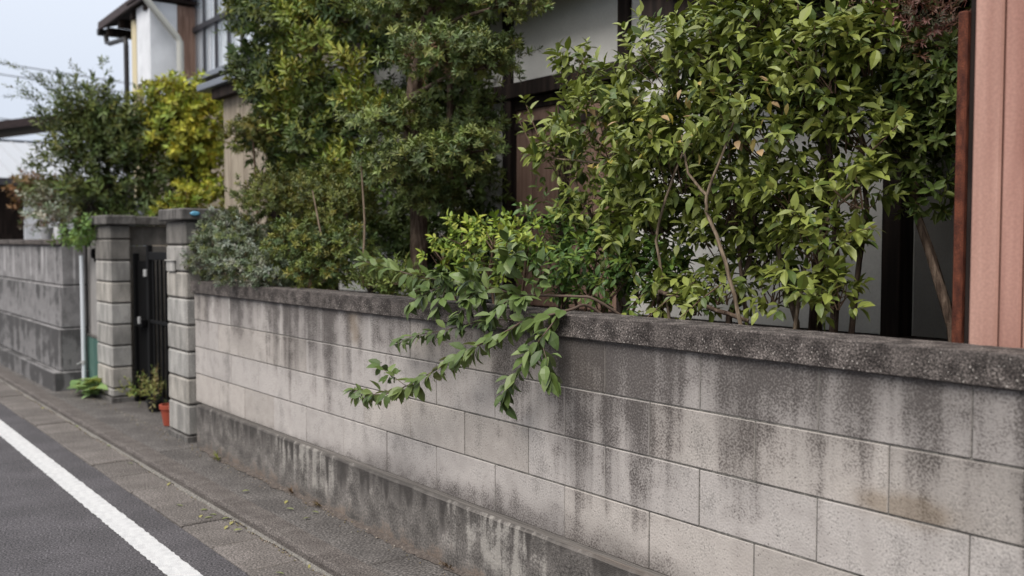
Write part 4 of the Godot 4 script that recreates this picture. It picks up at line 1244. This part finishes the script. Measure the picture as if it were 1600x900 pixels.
	plant(t, t.position, [Vector3(3.5, 0.95, -1.8), Vector3(3.5, 1.25, -1.83), Vector3(3.5, 1.52, -1.92), Vector3(3.52, 1.7, -2.0), Vector3(3.5, 2.1, -1.95)], 0.022, 0.014, G, pad_places(G, 420, 0.3, 0.7, 1.1), [sprig(8, 0.09, 0.062, 0.026, 1.0, true, M.gloss_leaf), sprig(7, 0.08, 0.058, 0.026, 1.2, true, M.gloss_leaf)],
		[Color(0.09, 0.125, 0.03), Color(0.075, 0.11, 0.03), Color(0.11, 0.14, 0.035)], M.bark)
	var GD := [[Vector3(3.42, 2.34, -1.97), 0.14, 0.11], [Vector3(3.42, 2.39, -2.11), 0.1, 0.09], [Vector3(3.42, 2.37, -1.85), 0.11, 0.1]]
	var dead := many("reddish_twigs", sprig(10, 0.1, 0.034, 0.01, 0.9, false, M.soft_leaf), t, moved(pad_places(GD, 500, 0.2, 0.7, 1.2), t.position), filled(400, [Color(0.17, 0.08, 0.07), Color(0.2, 0.11, 0.08), Color(0.09, 0.08, 0.05)]))
	dead.set_meta("label", "dry reddish twigs at the top")

func stems_to(root: Node3D, foot: Vector3, pads: Array, r: float, m: Material) -> void:
	for p in pads:
		var g := Geo.new()
		var a := foot + Vector3(rng.randf_range(-0.05, 0.05), 0, rng.randf_range(-0.1, 0.1)) - root.position
		var c: Vector3 = p[0] - root.position
		var mid := a.lerp(c, 0.55) + Vector3(rng.randf_range(-0.05, 0.05), 0, rng.randf_range(-0.06, 0.06))
		g.tube([a, a.lerp(mid, 0.5) + rand_dir() * 0.01, mid, c], r, r * 0.4, 6)
		for k in 6:
			var d := rand_dir()
			d.y = absf(d.y)
			g.tube([mid.lerp(c, rng.randf_range(0.3, 1.0)), c + Vector3(d.x * p[1], d.y * p[2], d.z * p[1]) * 0.8], r * 0.4, r * 0.15, 4)
		part("stem", g.mesh(m), root)

func build_big_bush() -> void:
	var F := [
		[Vector3(3.25, 1.98, -3.75), 0.15, 0.14], [Vector3(3.20, 2.42, -3.62), 0.09, 0.11], [Vector3(3.20, 2.12, -3.34), 0.25, 0.24], [Vector3(3.20, 2.33, -2.94), 0.23, 0.22], [Vector3(3.20, 1.96, -2.94), 0.26, 0.25],
		[Vector3(3.20, 2.36, -2.59), 0.20, 0.19], [Vector3(3.20, 2.06, -2.45), 0.25, 0.24], [Vector3(3.20, 2.25, -2.19), 0.18, 0.17], [Vector3(3.30, 2.01, -2.11), 0.15, 0.14], [Vector3(3.20, 1.75, -2.61), 0.17, 0.15],
		[Vector3(3.20, 1.57, -3.25), 0.17, 0.16], [Vector3(3.16, 1.35, -2.93), 0.12, 0.10], [Vector3(3.16, 1.56, -2.18), 0.13, 0.12], [Vector3(3.12, 1.37, -2.10), 0.09, 0.07], [Vector3(3.20, 1.72, -3.46), 0.17, 0.16],
		[Vector3(3.20, 1.76, -2.33), 0.15, 0.13], [Vector3(3.20, 1.69, -3.05), 0.17, 0.16], [Vector3(3.20, 1.75, -2.04), 0.10, 0.08], [Vector3(3.20, 2.50, -2.52), 0.10, 0.09], [Vector3(3.22, 1.38, -2.40), 0.11, 0.08], [Vector3(3.22, 1.36, -2.72), 0.10, 0.08], [Vector3(3.05, 1.3, -2.72), 0.07, 0.05],
		[Vector3(3.3, 1.6, -2.75), 0.16, 0.14], [Vector3(3.3, 1.62, -2.45), 0.14, 0.12], [Vector3(3.35, 2.2, -2.35), 0.22, 0.2], [Vector3(3.35, 2.2, -2.8), 0.24, 0.22], [Vector3(3.3, 1.9, -3.15), 0.22, 0.2], [Vector3(3.3, 2.3, -2.1), 0.16, 0.14], [Vector3(3.32, 1.5, -2.55), 0.12, 0.1]]
	var t := thing("big_bush", "big loose bush of yellowish green pointed leaves right of centre", "bush", Vector3(3.2, 0.95, -2.6))
	var lv := []
	for x in pad_places(F, 265, 0.5, 0.8, 1.15, 0.4, 1.15):
		sprig_leaves(lv, x, 5 + rng.randi() % 4, 0.07, 1.05, x.origin.x < 3.22, 5, 2)
	# shoots that stand out of the outline, each ending in a rosette
	var shoots := [[Vector3(3.2, 2.3, -3.7), Vector3(3.18, 2.52, -3.72)], [Vector3(3.2, 2.3, -3.6), Vector3(3.2, 2.52, -3.55)], [Vector3(3.2, 2.4, -3.1), Vector3(3.15, 2.56, -3.12)], [Vector3(3.25, 2.0, -3.95), Vector3(3.22, 2.22, -4.1)], [Vector3(3.2, 2.1, -3.9), Vector3(3.2, 2.3, -4.02)],
		[Vector3(3.2, 2.4, -2.75), Vector3(3.18, 2.6, -2.8)], [Vector3(3.2, 2.3, -2.2), Vector3(3.2, 2.46, -2.12)], [Vector3(3.2, 2.3, -2.3), Vector3(3.2, 2.5, -2.32)], [Vector3(3.1, 1.45, -2.9), Vector3(2.9, 1.28, -2.95)], [Vector3(3.1, 1.4, -2.6), Vector3(2.85, 1.27, -2.6)], [Vector3(3.1, 1.4, -2.75), Vector3(2.8, 1.26, -2.74)], [Vector3(3.2, 1.9, -2.0), Vector3(3.15, 1.98, -1.86)], [Vector3(3.2, 1.6, -2.1), Vector3(3.1, 1.62, -1.93)]]
	var sg := Geo.new()
	for s in shoots:
		var p0: Vector3 = s[0]
		var p1: Vector3 = s[1]
		sg.tube([p0 - t.position, (p0.lerp(p1, 0.5) + rand_dir() * 0.01) - t.position, p1 - t.position], 0.004, 0.002, 5)
		for k in 4:
			var d := (p1 - p0).normalized()
			sprig_leaves(lv, Transform3D(frame_of(d + rand_dir() * 0.25, rand_dir()).scaled_local(Vector3.ONE * rng.randf_range(0.8, 1.1)), p0.lerp(p1, k / 3.0)), 5, 0.05, 0.95, true, 5, 2)
	part("shoots", sg.mesh(M.twig), t)
	# many bare stems rising from the soil: the pale forked ones in front, darker ones behind
	var runs := [
		[[Vector3(3.05, 0.95, -2.46), Vector3(3.04, 1.22, -2.44), Vector3(3.0, 1.5, -2.5), Vector3(2.98, 1.70, -2.58), Vector3(2.98, 1.76, -2.58)], 0.009, 0.007, "pale"],
		[[Vector3(2.98, 1.76, -2.58), Vector3(2.98, 1.88, -2.52), Vector3(3.02, 2.08, -2.46)], 0.007, 0.004, "pale"],
		[[Vector3(2.98, 1.76, -2.58), Vector3(2.98, 1.85, -2.68), Vector3(3.05, 2.02, -2.78)], 0.007, 0.004, "pale"],
		[[Vector3(3.1, 0.95, -2.85), Vector3(3.06, 1.3, -2.86), Vector3(3.02, 1.58, -2.9), Vector3(3.02, 1.76, -2.84), Vector3(3.08, 1.95, -2.8)], 0.008, 0.005, "pale"],
		[[Vector3(3.2, 0.95, -2.35), Vector3(3.2, 1.3, -2.3), Vector3(3.18, 1.55, -2.24), Vector3(3.2, 1.72, -2.12), Vector3(3.2, 1.82, -1.98)], 0.010, 0.004, "pale"],
		[[Vector3(3.26, 0.95, -2.2), Vector3(3.27, 1.3, -2.18), Vector3(3.3, 1.7, -2.2), Vector3(3.28, 2.1, -2.25)], 0.020, 0.010, "dark"],
		[[Vector3(3.3, 0.95, -2.13), Vector3(3.3, 1.3, -2.12), Vector3(3.32, 1.7, -2.08), Vector3(3.3, 2.0, -2.1)], 0.014, 0.008, "dark"],
		[[Vector3(3.2, 0.95, -2.3), Vector3(3.22, 1.25, -2.32), Vector3(3.25, 1.6, -2.45), Vector3(3.25, 2.0, -2.5)], 0.014, 0.008, "dark"],
		[[Vector3(3.3, 0.95, -2.75), Vector3(3.3, 1.25, -2.72), Vector3(3.28, 1.5, -2.6), Vector3(3.25, 1.7, -2.55)], 0.018, 0.008, "dark"],
		[[Vector3(3.3, 0.95, -3.1), Vector3(3.28, 1.4, -3.12), Vector3(3.25, 1.9, -3.2), Vector3(3.22, 2.2, -3.4)], 0.012, 0.006, "dark"],
		[[Vector3(3.3, 0.95, -3.3), Vector3(3.28, 1.5, -3.45), Vector3(3.25, 1.9, -3.7), Vector3(3.22, 2.05, -3.85)], 0.011, 0.005, "dark"],
		[[Vector3(3.1, 1.28, -2.95), Vector3(3.0, 1.36, -2.85), Vector3(3.08, 1.3, -2.65), Vector3(3.15, 1.25, -2.5)], 0.012, 0.009, "dark"],
		[[Vector3(3.25, 0.95, -2.55), Vector3(3.24, 1.5, -2.62), Vector3(3.2, 2.0, -2.66), Vector3(3.2, 2.4, -2.6)], 0.010, 0.005, "dark"],
		[[Vector3(3.22, 1.93, -3.3), Vector3(3.16, 1.98, -3.6), Vector3(3.2, 2.02, -3.95)], 0.007, 0.003, "pale"]]
	for r in runs:
		var g := Geo.new()
		var pts := []
		for i in r[0].size() - 1:
			for k in 4:
				var u := k / 4.0
				pts.append(r[0][i].lerp(r[0][i + 1], u) - t.position + rand_dir() * 0.003)
		pts.append(r[0][-1] - t.position)
		g.tube(pts, r[1], r[2], 7)
		part("stem", g.mesh(M.pale_bark if r[3] == "pale" else M.bark), t)
	# twigs from stems into pads
	var tg := Geo.new()
	for p in F:
		for k in 11:
			var d := rand_dir()
			var a: Vector3 = p[0] - t.position + Vector3(rng.randf_range(-0.03, 0.03), -p[2] * 0.7, rng.randf_range(-0.05, 0.05))
			var e: Vector3 = p[0] - t.position + Vector3(d.x * p[1], absf(d.y) * p[2], d.z * p[1]) * 0.95
			tg.tube([a, a.lerp(e, 0.5) + rand_dir() * 0.015, e], 0.0035, 0.0015, 4)
	var tw := part("twigs", tg.mesh(M.twig), t)
	tw.set_meta("kind", "stuff")
	var ms := [leaf_mesh(0.068, 0.033, 0.35, 0.12, M.gloss_leaf), leaf_mesh(0.062, 0.032, 0.2, 0.35, M.gloss_leaf, 0.15), leaf_mesh(0.072, 0.033, 0.6, 0.05, M.gloss_leaf, -0.12), leaf_mesh(0.058, 0.031, 0.15, 0.5, M.gloss_leaf), leaf_mesh(0.064, 0.026, 0.75, 0.2, M.gloss_leaf, 0.2)]
	single_leaves(t, t.position, lv, ms, [Color(0.115, 0.152, 0.03), Color(0.094, 0.13, 0.028), Color(0.19, 0.222, 0.05), Color(0.07, 0.105, 0.028), Color(0.145, 0.176, 0.034)], M.gloss_leaf, 290)
	# a few yellowed leaves
	var yl := []
	for k in 60:
		var c := Vector3(3.0, 2.05, -2.85) + Vector3(rng.randf_range(-0.08, 0.1), rng.randf_range(-0.14, 0.2), rng.randf_range(-0.5, 0.6))
		var b := frame_of(Vector3.DOWN * 0.5 + rand_dir(), Vector3.UP + Vector3.LEFT * 0.5)
		yl.append([Transform3D(b.scaled_local(Vector3.ONE * rng.randf_range(0.7, 0.95)), c), 0.0])
	single_leaves(t, t.position, yl, [ms[1], ms[3]], [Color(0.36, 0.28, 0.09), Color(0.4, 0.33, 0.06), Color(0.32, 0.22, 0.12)], M.soft_leaf, 8)

func build_branch() -> void:
	var t := thing("overhanging_branch", "leafy green branch hanging over the coping and down the wall", "branch", Vector3(2.62, 1.28, -2.84))
	var limbs := [
		[[Vector3(2.75, 1.25, -2.78), Vector3(2.62, 1.341, -2.845), Vector3(2.58, 1.352, -2.916), Vector3(2.5, 1.352, -3.162), Vector3(2.5, 1.374, -3.455), Vector3(2.5, 1.388, -3.725), Vector3(2.42, 1.417, -3.917), Vector3(2.42, 1.444, -4.114), Vector3(2.42, 1.472, -4.358)], 0.009, 0.0025],
		[[Vector3(2.72, 1.22, -2.8), Vector3(2.6, 1.315, -2.861), Vector3(2.5, 1.306, -2.852), Vector3(2.43, 1.285, -2.898), Vector3(2.42, 1.254, -3.045), Vector3(2.36, 1.214, -3.08), Vector3(2.33, 1.164, -3.189), Vector3(2.33, 1.115, -3.313), Vector3(2.33, 1.062, -3.439), Vector3(2.33, 1.003, -3.576), Vector3(2.28, 0.952, -3.645), Vector3(2.27, 0.910, -3.751), Vector3(2.27, 0.856, -3.925), Vector3(2.27, 0.836, -4.129), Vector3(2.27, 0.842, -4.227)], 0.0085, 0.002],
		[[Vector3(2.46, 1.295, -2.855), Vector3(2.43, 1.267, -2.867), Vector3(2.36, 1.214, -2.853), Vector3(2.36, 1.140, -2.932), Vector3(2.36, 1.065, -2.992), Vector3(2.36, 1.018, -3.047), Vector3(2.36, 0.959, -3.098), Vector3(2.36, 0.925, -3.111)], 0.005, 0.002],
		[[Vector3(2.42, 1.257, -3.04), Vector3(2.42, 1.235, -3.326), Vector3(2.38, 1.183, -3.547), Vector3(2.38, 1.132, -3.832), Vector3(2.38, 1.085, -3.972)], 0.004, 0.0018],
		[[Vector3(2.5, 1.362, -3.3), Vector3(2.47, 1.42, -3.26), Vector3(2.47, 1.486, -3.242), Vector3(2.46, 1.575, -3.22)], 0.004, 0.002],
		[[Vector3(2.5, 1.352, -3.1), Vector3(2.48, 1.42, -3.03), Vector3(2.47, 1.48, -3.0)], 0.004, 0.002],
		[[Vector3(2.5, 1.385, -3.66), Vector3(2.42, 1.36, -3.7), Vector3(2.36, 1.31, -3.78), Vector3(2.36, 1.27, -3.84)], 0.003, 0.0015],
		[[Vector3(2.5, 1.37, -3.4), Vector3(2.4, 1.36, -3.36), Vector3(2.33, 1.32, -3.33)], 0.003, 0.0015],
		[[Vector3(2.5, 1.38, -3.55), Vector3(2.48, 1.46, -3.5), Vector3(2.47, 1.52, -3.46)], 0.003, 0.0015],
		[[Vector3(2.27, 0.92, -3.73), Vector3(2.25, 0.97, -3.86), Vector3(2.25, 0.99, -3.95)], 0.0025, 0.0012],
		[[Vector3(2.36, 1.19, -2.87), Vector3(2.33, 1.12, -2.80), Vector3(2.33, 1.06, -2.78)], 0.0025, 0.0012],
		[[Vector3(2.5, 1.375, -3.45), Vector3(2.42, 1.40, -3.4), Vector3(2.36, 1.41, -3.36)], 0.0025, 0.0012],
		[[Vector3(2.5, 1.352, -3.15), Vector3(2.43, 1.36, -3.1), Vector3(2.38, 1.35, -3.02)], 0.0025, 0.0012],
		[[Vector3(2.5, 1.385, -3.7), Vector3(2.42, 1.42, -3.66), Vector3(2.38, 1.44, -3.6)], 0.0025, 0.0012],
		[[Vector3(2.5, 1.36, -3.3), Vector3(2.42, 1.34, -3.34), Vector3(2.385, 1.29, -3.4), Vector3(2.38, 1.24, -3.46)], 0.0025, 0.0012],
		[[Vector3(2.5, 1.388, -3.72), Vector3(2.42, 1.37, -3.62), Vector3(2.385, 1.32, -3.6), Vector3(2.38, 1.27, -3.62)], 0.0025, 0.0012],
		[[Vector3(2.5, 1.352, -3.12), Vector3(2.42, 1.33, -3.16), Vector3(2.385, 1.28, -3.2), Vector3(2.38, 1.23, -3.24)], 0.0025, 0.0012],
		[[Vector3(2.47, 1.45, -3.25), Vector3(2.42, 1.5, -3.15), Vector3(2.4, 1.53, -3.08)], 0.0025, 0.0012]]
	var lv := []
	for li in limbs.size():
		var l: Array = limbs[li]
		var g := Geo.new()
		var pts := []
		for p in smooth(l[0]): pts.append(p - t.position)
		g.tube(pts, l[1] * 0.75, l[2] * 0.85, 7)
		part("limb", g.mesh(M.limb_bark), t)
		# leaves in loose pairs along the outer part of each limb
		var total := 0.0
		for i in pts.size() - 1: total += pts[i].distance_to(pts[i + 1])
		var skip: float = [0.26, 0.16, 0.13, 0.22, 0.3, 0.3, 0.3, 0.3, 0.3, 0.3, 0.25, 0.2, 0.2, 0.2, 0.3, 0.3, 0.3, 0.2][li] * total
		var droop: float = [0.3, 0.68, 0.75, 0.5, 0.2, 0.3, 0.5, 0.5, 0.2, 0.35, 0.75, 0.3, 0.4, 0.3, 0.5, 0.5, 0.5, 0.3][li]
		var step: float = [0.027, 0.025, 0.024, 0.033, 0.03, 0.03, 0.03, 0.03, 0.028, 0.03, 0.026, 0.028, 0.028, 0.028, 0.026, 0.026, 0.026, 0.028][li]
		var run := 0.0
		var next := skip
		var alt := 0
		for i in pts.size() - 1:
			var seg: float = pts[i].distance_to(pts[i + 1])
			while next < run + seg:
				var u := (next - run) / seg
				var p: Vector3 = pts[i].lerp(pts[i + 1], u) + t.position
				var d: Vector3 = (pts[i + 1] - pts[i]).normalized()
				var side := d.cross(Vector3.UP).normalized() * (1.0 if alt % 2 == 0 else -1.0)
				var spur := (side * rng.randf_range(0.3, 1.0) + Vector3.UP * rng.randf_range(-0.5, 0.6) + d * 0.6).normalized() * rng.randf_range(0.0, 0.022)
				if p.x > 2.41: spur.x = minf(spur.x, 0.0)
				var nl := 2 + rng.randi() % 3
				var spin := rng.randf() * TAU
				for twin in nl:
					var an := spin + TAU * twin / nl + rng.randf_range(-0.5, 0.5)
					var oy := d.cross(side).normalized()
					var out := side * cos(an) + oy * sin(an) + d * rng.randf_range(0.1, 0.9)
					out = out.normalized() + Vector3.DOWN * droop * rng.randf_range(0.3, 2.0)
					out.x -= 0.2
					var upv := Vector3.UP * 0.8 + Vector3.LEFT * 0.3 + rand_dir() * 0.5
					if out.normalized().y < -0.6: upv = Vector3.LEFT * 0.8 + d * rng.randf_range(-0.6, 0.6) + Vector3.UP * 0.4
					var b := frame_of(out, upv)
					var f := 0.92 - 0.16 * (next / total) * rng.randf()
					if li in [3, 5, 9]: f *= 0.8
					var pet := p + spur + out.normalized() * 0.008
					# keep tips clear of the wall and the coping
					var tip := pet + out.normalized() * 0.09
					if tip.x > 2.455 and tip.y < 1.3: continue
					lv.append([Transform3D(b.scaled_local(Vector3.ONE * f * rng.randf_range(0.6, 1.08)), pet), lv.size(), (5 if rng.randf() < 0.004 else rng.randi() % 5)])
				next += step * rng.randf_range(0.6, 1.5)
				alt += 1
			run += seg
		# leaves at the tip
		var tipp: Vector3 = pts[-1] + t.position
		var td: Vector3 = (pts[-1] - pts[-3]).normalized()
		for k in 4:
			var out := td + rand_dir() * 0.6 + (Vector3.DOWN * 0.5 if droop > 0.6 else Vector3.UP * 0.2)
			lv.append([Transform3D(frame_of(out, Vector3.UP + Vector3.LEFT * 0.5).scaled_local(Vector3.ONE * rng.randf_range(0.5, 0.85)), tipp), lv.size(), rng.randi() % 5])
	var ms := [leaf_mesh(0.092, 0.052, 0.22, 0.15, M.branch_leaf), leaf_mesh(0.086, 0.050, 0.15, 0.35, M.branch_leaf, 0.14), leaf_mesh(0.098, 0.053, 0.4, 0.08, M.branch_leaf, -0.12), leaf_mesh(0.078, 0.047, 0.2, 0.5, M.branch_leaf, 0.05), leaf_mesh(0.09, 0.044, 0.7, 0.2, M.branch_leaf, 0.1)]
	single_leaves(t, t.position, lv, ms, [Color(0.075, 0.115, 0.031), Color(0.09, 0.132, 0.036), Color(0.062, 0.098, 0.029), Color(0.12, 0.16, 0.052), Color(0.08, 0.118, 0.029), Color(0.34, 0.33, 0.06)], M.branch_leaf, 300)

func smooth(p: Array) -> Array:
	var out := []
	for i in p.size() - 1:
		var a: Vector3 = p[maxi(i - 1, 0)]
		var d: Vector3 = p[mini(i + 2, p.size() - 1)]
		for k in 4:
			out.append((p[i] as Vector3).cubic_interpolate(p[i + 1], a, d, k / 4.0))
	out.append(p[-1])
	return out

func pot(called: String, label: String, at: Vector3, r: float, h: float, m: Material, rim := true) -> Node3D:
	var t := thing(called, label, "plant pot", at)
	var g := Geo.new()
	g.lathe(Vector3.ZERO, [Vector2(0.0, 0.002), Vector2(r * 0.7, 0.002), Vector2(r * 0.95, h * 0.8), Vector2(r * 0.95, h), Vector2(r * 0.86, h), Vector2(r * 0.8, h * 0.85), Vector2(0, h * 0.85)], 18)
	part("body", g.mesh(m), t)
	if rim:
		g = Geo.new()
		g.lathe(Vector3.ZERO, [Vector2(r * 0.96, h * 0.8), Vector2(r * 1.06, h * 0.81), Vector2(r * 1.08, h * 1.0), Vector2(r * 0.88, h * 1.01)], 18)
		part("rim", g.mesh(m), t)
	g = Geo.new()
	g.lathe(Vector3.ZERO, [Vector2(r * 0.84, h * 0.88), Vector2(0, h * 0.92)], 14)
	part("soil", g.mesh(M.soil), t)
	return t

func build_small_things() -> void:
	# broad-leaved weed at the foot of the far gate pillar
	var t := thing("leafy_weed", "broad leaved green weed at the foot of the far gate pillar", "plant", Vector3(2.46, 0.07, -9.95))
	var lv := []
	for k in 60:
		var a := rng.randf() * TAU
		var o := Vector3(rng.randf_range(-0.06, 0.08), rng.randf_range(0.02, 0.14), rng.randf_range(-0.2, 0.3)) + t.position
		var d := Vector3(cos(a) - 0.3, rng.randf_range(0.2, 1.0), sin(a))
		lv.append([Transform3D(frame_of(d, Vector3.UP + Vector3.LEFT * 0.3).scaled_local(Vector3.ONE * rng.randf_range(0.7, 1.2)), o), k])
	single_leaves(t, t.position, lv, [leaf_mesh(0.19, 0.10, 0.25, 0.3, M.soft_leaf), leaf_mesh(0.17, 0.10, 0.15, 0.45, M.soft_leaf, 0.1)], [Color(0.13, 0.22, 0.08), Color(0.1, 0.18, 0.06), Color(0.18, 0.27, 0.1), Color(0.2, 0.3, 0.14)], M.soft_leaf, 60)
	# potted plants inside the gateway
	pot("terracotta_pot", "small terracotta pot half hidden by the near gate pillar", Vector3(2.58, 0.069, -7.93), 0.09, 0.17, M.terracotta)
	pot("black_pot", "black plastic pot before the iron gate, holding the straggly plant", Vector3(2.68, 0.069, -8.68), 0.075, 0.10, M.black_pot)
	t = thing("potted_plant", "straggly yellow green plant growing in the black pot", "plant", Vector3(2.68, 0.15, -8.68))
	var pp := [[Vector3(2.65, 0.25, -8.72), 0.13, 0.07], [Vector3(2.62, 0.21, -8.98), 0.11, 0.06], [Vector3(2.67, 0.33, -8.66), 0.06, 0.09], [Vector3(2.64, 0.24, -8.5), 0.1, 0.06]]
	plant(t, t.position, [Vector3(2.68, 0.15, -8.68), Vector3(2.67, 0.30, -8.68)], 0.008, 0.006, pp, pad_places(pp, 190, 0.9, 0.7, 1.2), [sprig(9, 0.13, 0.05, 0.016, 0.8, false, M.soft_leaf, 0.9)], [Color(0.18, 0.2, 0.05), Color(0.12, 0.17, 0.04), Color(0.26, 0.22, 0.1)], M.twig)
	# pots on the far wall's coping
	pot("white_pot", "round white pot on the far wall coping, left of the pair", Vector3(2.42, 1.605, -11.55), 0.075, 0.13, M.white_pot)
	pot("white_pot", "narrow white pot on the far wall coping, right of the pair", Vector3(2.44, 1.605, -11.05), 0.05, 0.13, M.white_pot, false)
	t = thing("potted_flowers", "pale greyish plant growing from the round white pot", "plant", Vector3(2.42, 1.715, -11.55))
	pp = [[Vector3(2.42, 1.86, -11.52), 0.17, 0.13], [Vector3(2.48, 2.02, -11.45), 0.2, 0.14], [Vector3(2.45, 1.8, -11.2), 0.13, 0.1]]
	plant(t, t.position, [Vector3(2.42, 1.715, -11.55), Vector3(2.44, 1.95, -11.5)], 0.008, 0.005, pp, pad_places(pp, 170, 0.6, 0.8, 1.2), [sprig(8, 0.14, 0.055, 0.022, 0.9, false, M.soft_leaf, 0.9)], [Color(0.24, 0.27, 0.2), Color(0.14, 0.18, 0.1), Color(0.4, 0.42, 0.36)], M.twig)
	# weeds in the joint at the wall's foot
	var spots := [[Vector3(2.40, 0.075, -6.42), 0.05, "green weed tuft at the plinth's foot near the gate pillar", Color(0.2, 0.22, 0.06)], [Vector3(2.42, 0.08, -5.28), 0.035, "brown dry weed sprig at the plinth's foot, farther of two", Color(0.14, 0.09, 0.05)], [Vector3(2.42, 0.08, -4.92), 0.04, "brown dry weed sprig at the plinth's foot, nearer of two", Color(0.14, 0.1, 0.05)], [Vector3(2.42, 0.08, -3.62), 0.035, "small dry brown weed by the plinth's foot close to camera", Color(0.12, 0.08, 0.05)]]
	for s in spots:
		t = thing("foot_weed", s[2], "weed", s[0])
		var g := Geo.new()
		g.col = s[3]
		for k in 16:
			var d := rand_dir()
			d.y = absf(d.y) + 0.35
			d.x = -absf(d.x) * 0.7
			g.leaf(Transform3D(frame_of(d, Vector3.UP + rand_dir() * 0.4), Vector3(0, 0, rng.randf_range(-0.025, 0.025))), s[1] * rng.randf_range(0.7, 1.6), s[1] * 0.22, 0.3, 0.3)
		part("blades", g.mesh(M.soft_leaf), t)
	# fallen leaves on gutter and pavement
	var fl := [leaf_mesh(0.05, 0.022, 0.3, 0.15, M.soft_leaf), leaf_mesh(0.04, 0.02, 0.15, 0.3, M.soft_leaf, 0.15), leaf_mesh(0.055, 0.014, 0.5, 0.1, M.soft_leaf)]
	var fm := []
	for c in [Color(0.17, 0.19, 0.06), Color(0.24, 0.22, 0.07), Color(0.13, 0.15, 0.05)]:
		var m := mat((c as Color).linear_to_srgb(), 0.7)
		m.cull_mode = BaseMaterial3D.CULL_DISABLED
		fm.append(m)
	var at := [Vector2(1.93, 5.45), Vector2(1.9, 5.35), Vector2(1.97, 5.3), Vector2(1.96, 5.2), Vector2(1.99, 5.12), Vector2(1.88, 5.6), Vector2(1.93, 4.95), Vector2(2.02, 4.2), Vector2(1.86, 4.15), Vector2(1.98, 3.7), Vector2(1.9, 3.55), Vector2(2.28, 4.95), Vector2(2.24, 4.75), Vector2(2.33, 5.15), Vector2(2.36, 4.8), Vector2(2.2, 5.5), Vector2(2.0, 6.2), Vector2(2.01, 7.6), Vector2(1.99, 8.6), Vector2(2.0, 9.8), Vector2(1.97, 6.9), Vector2(1.89, 5.28), Vector2(1.94, 5.06)]
	for k in at.size():
		var p: Vector2 = at[k]
		var y := 0.022 if p.x < 2.02 else 0.078
		var o := thing("fallen_leaf", "small yellow green fallen leaf lying on the gutter" if p.x < 2.05 else "small yellow green fallen leaf lying on the pavement strip", "leaf", Vector3(p.x, y, -p.y), "fallen leaves in the gutter" if p.x < 2.05 else "fallen leaves on the pavement")
		var b := frame_of(Vector3(cos(k * 2.1), rng.randf_range(0.0, 0.15), sin(k * 2.1)), Vector3.UP + rand_dir() * 0.25)
		var lm := part("blade", fl[k % 3], o, Vector3.ZERO, b)
		lm.material_override = fm[k % 3]
	# grit swept against the kerb
	var gr := Geo.new()
	gr.box(Vector3(-0.004, -0.002, -0.004), Vector3(0.004, 0.003, 0.004), 0.002)
	var gm := mat(Color.WHITE, 0.9)
	gm.vertex_color_use_as_albedo = true
	var xs := []
	var cs := []
	for k in 1500:
		var s := 2.2 + 9.0 * rng.randf()
		var q := rng.randf()
		var x := 2.018 - 0.03 * q * q if rng.randf() < 0.7 else 2.43 - 0.1 * q * q
		xs.append(Transform3D(Basis(rand_dir(), rng.randf() * TAU).scaled_local(Vector3.ONE * rng.randf_range(0.25, 0.95)), Vector3(x, 0.017 if x < 2.02 else 0.075, -s)))
		cs.append(pick([Color(0.3, 0.27, 0.23), Color(0.2, 0.16, 0.12), Color(0.16, 0.13, 0.06)]))
	var grit := many("grit", gr.mesh(gm), self, xs, cs)
	grit.set_meta("label", "loose grit gathered along kerb and plinth foot")
	grit.set_meta("category", "grit")
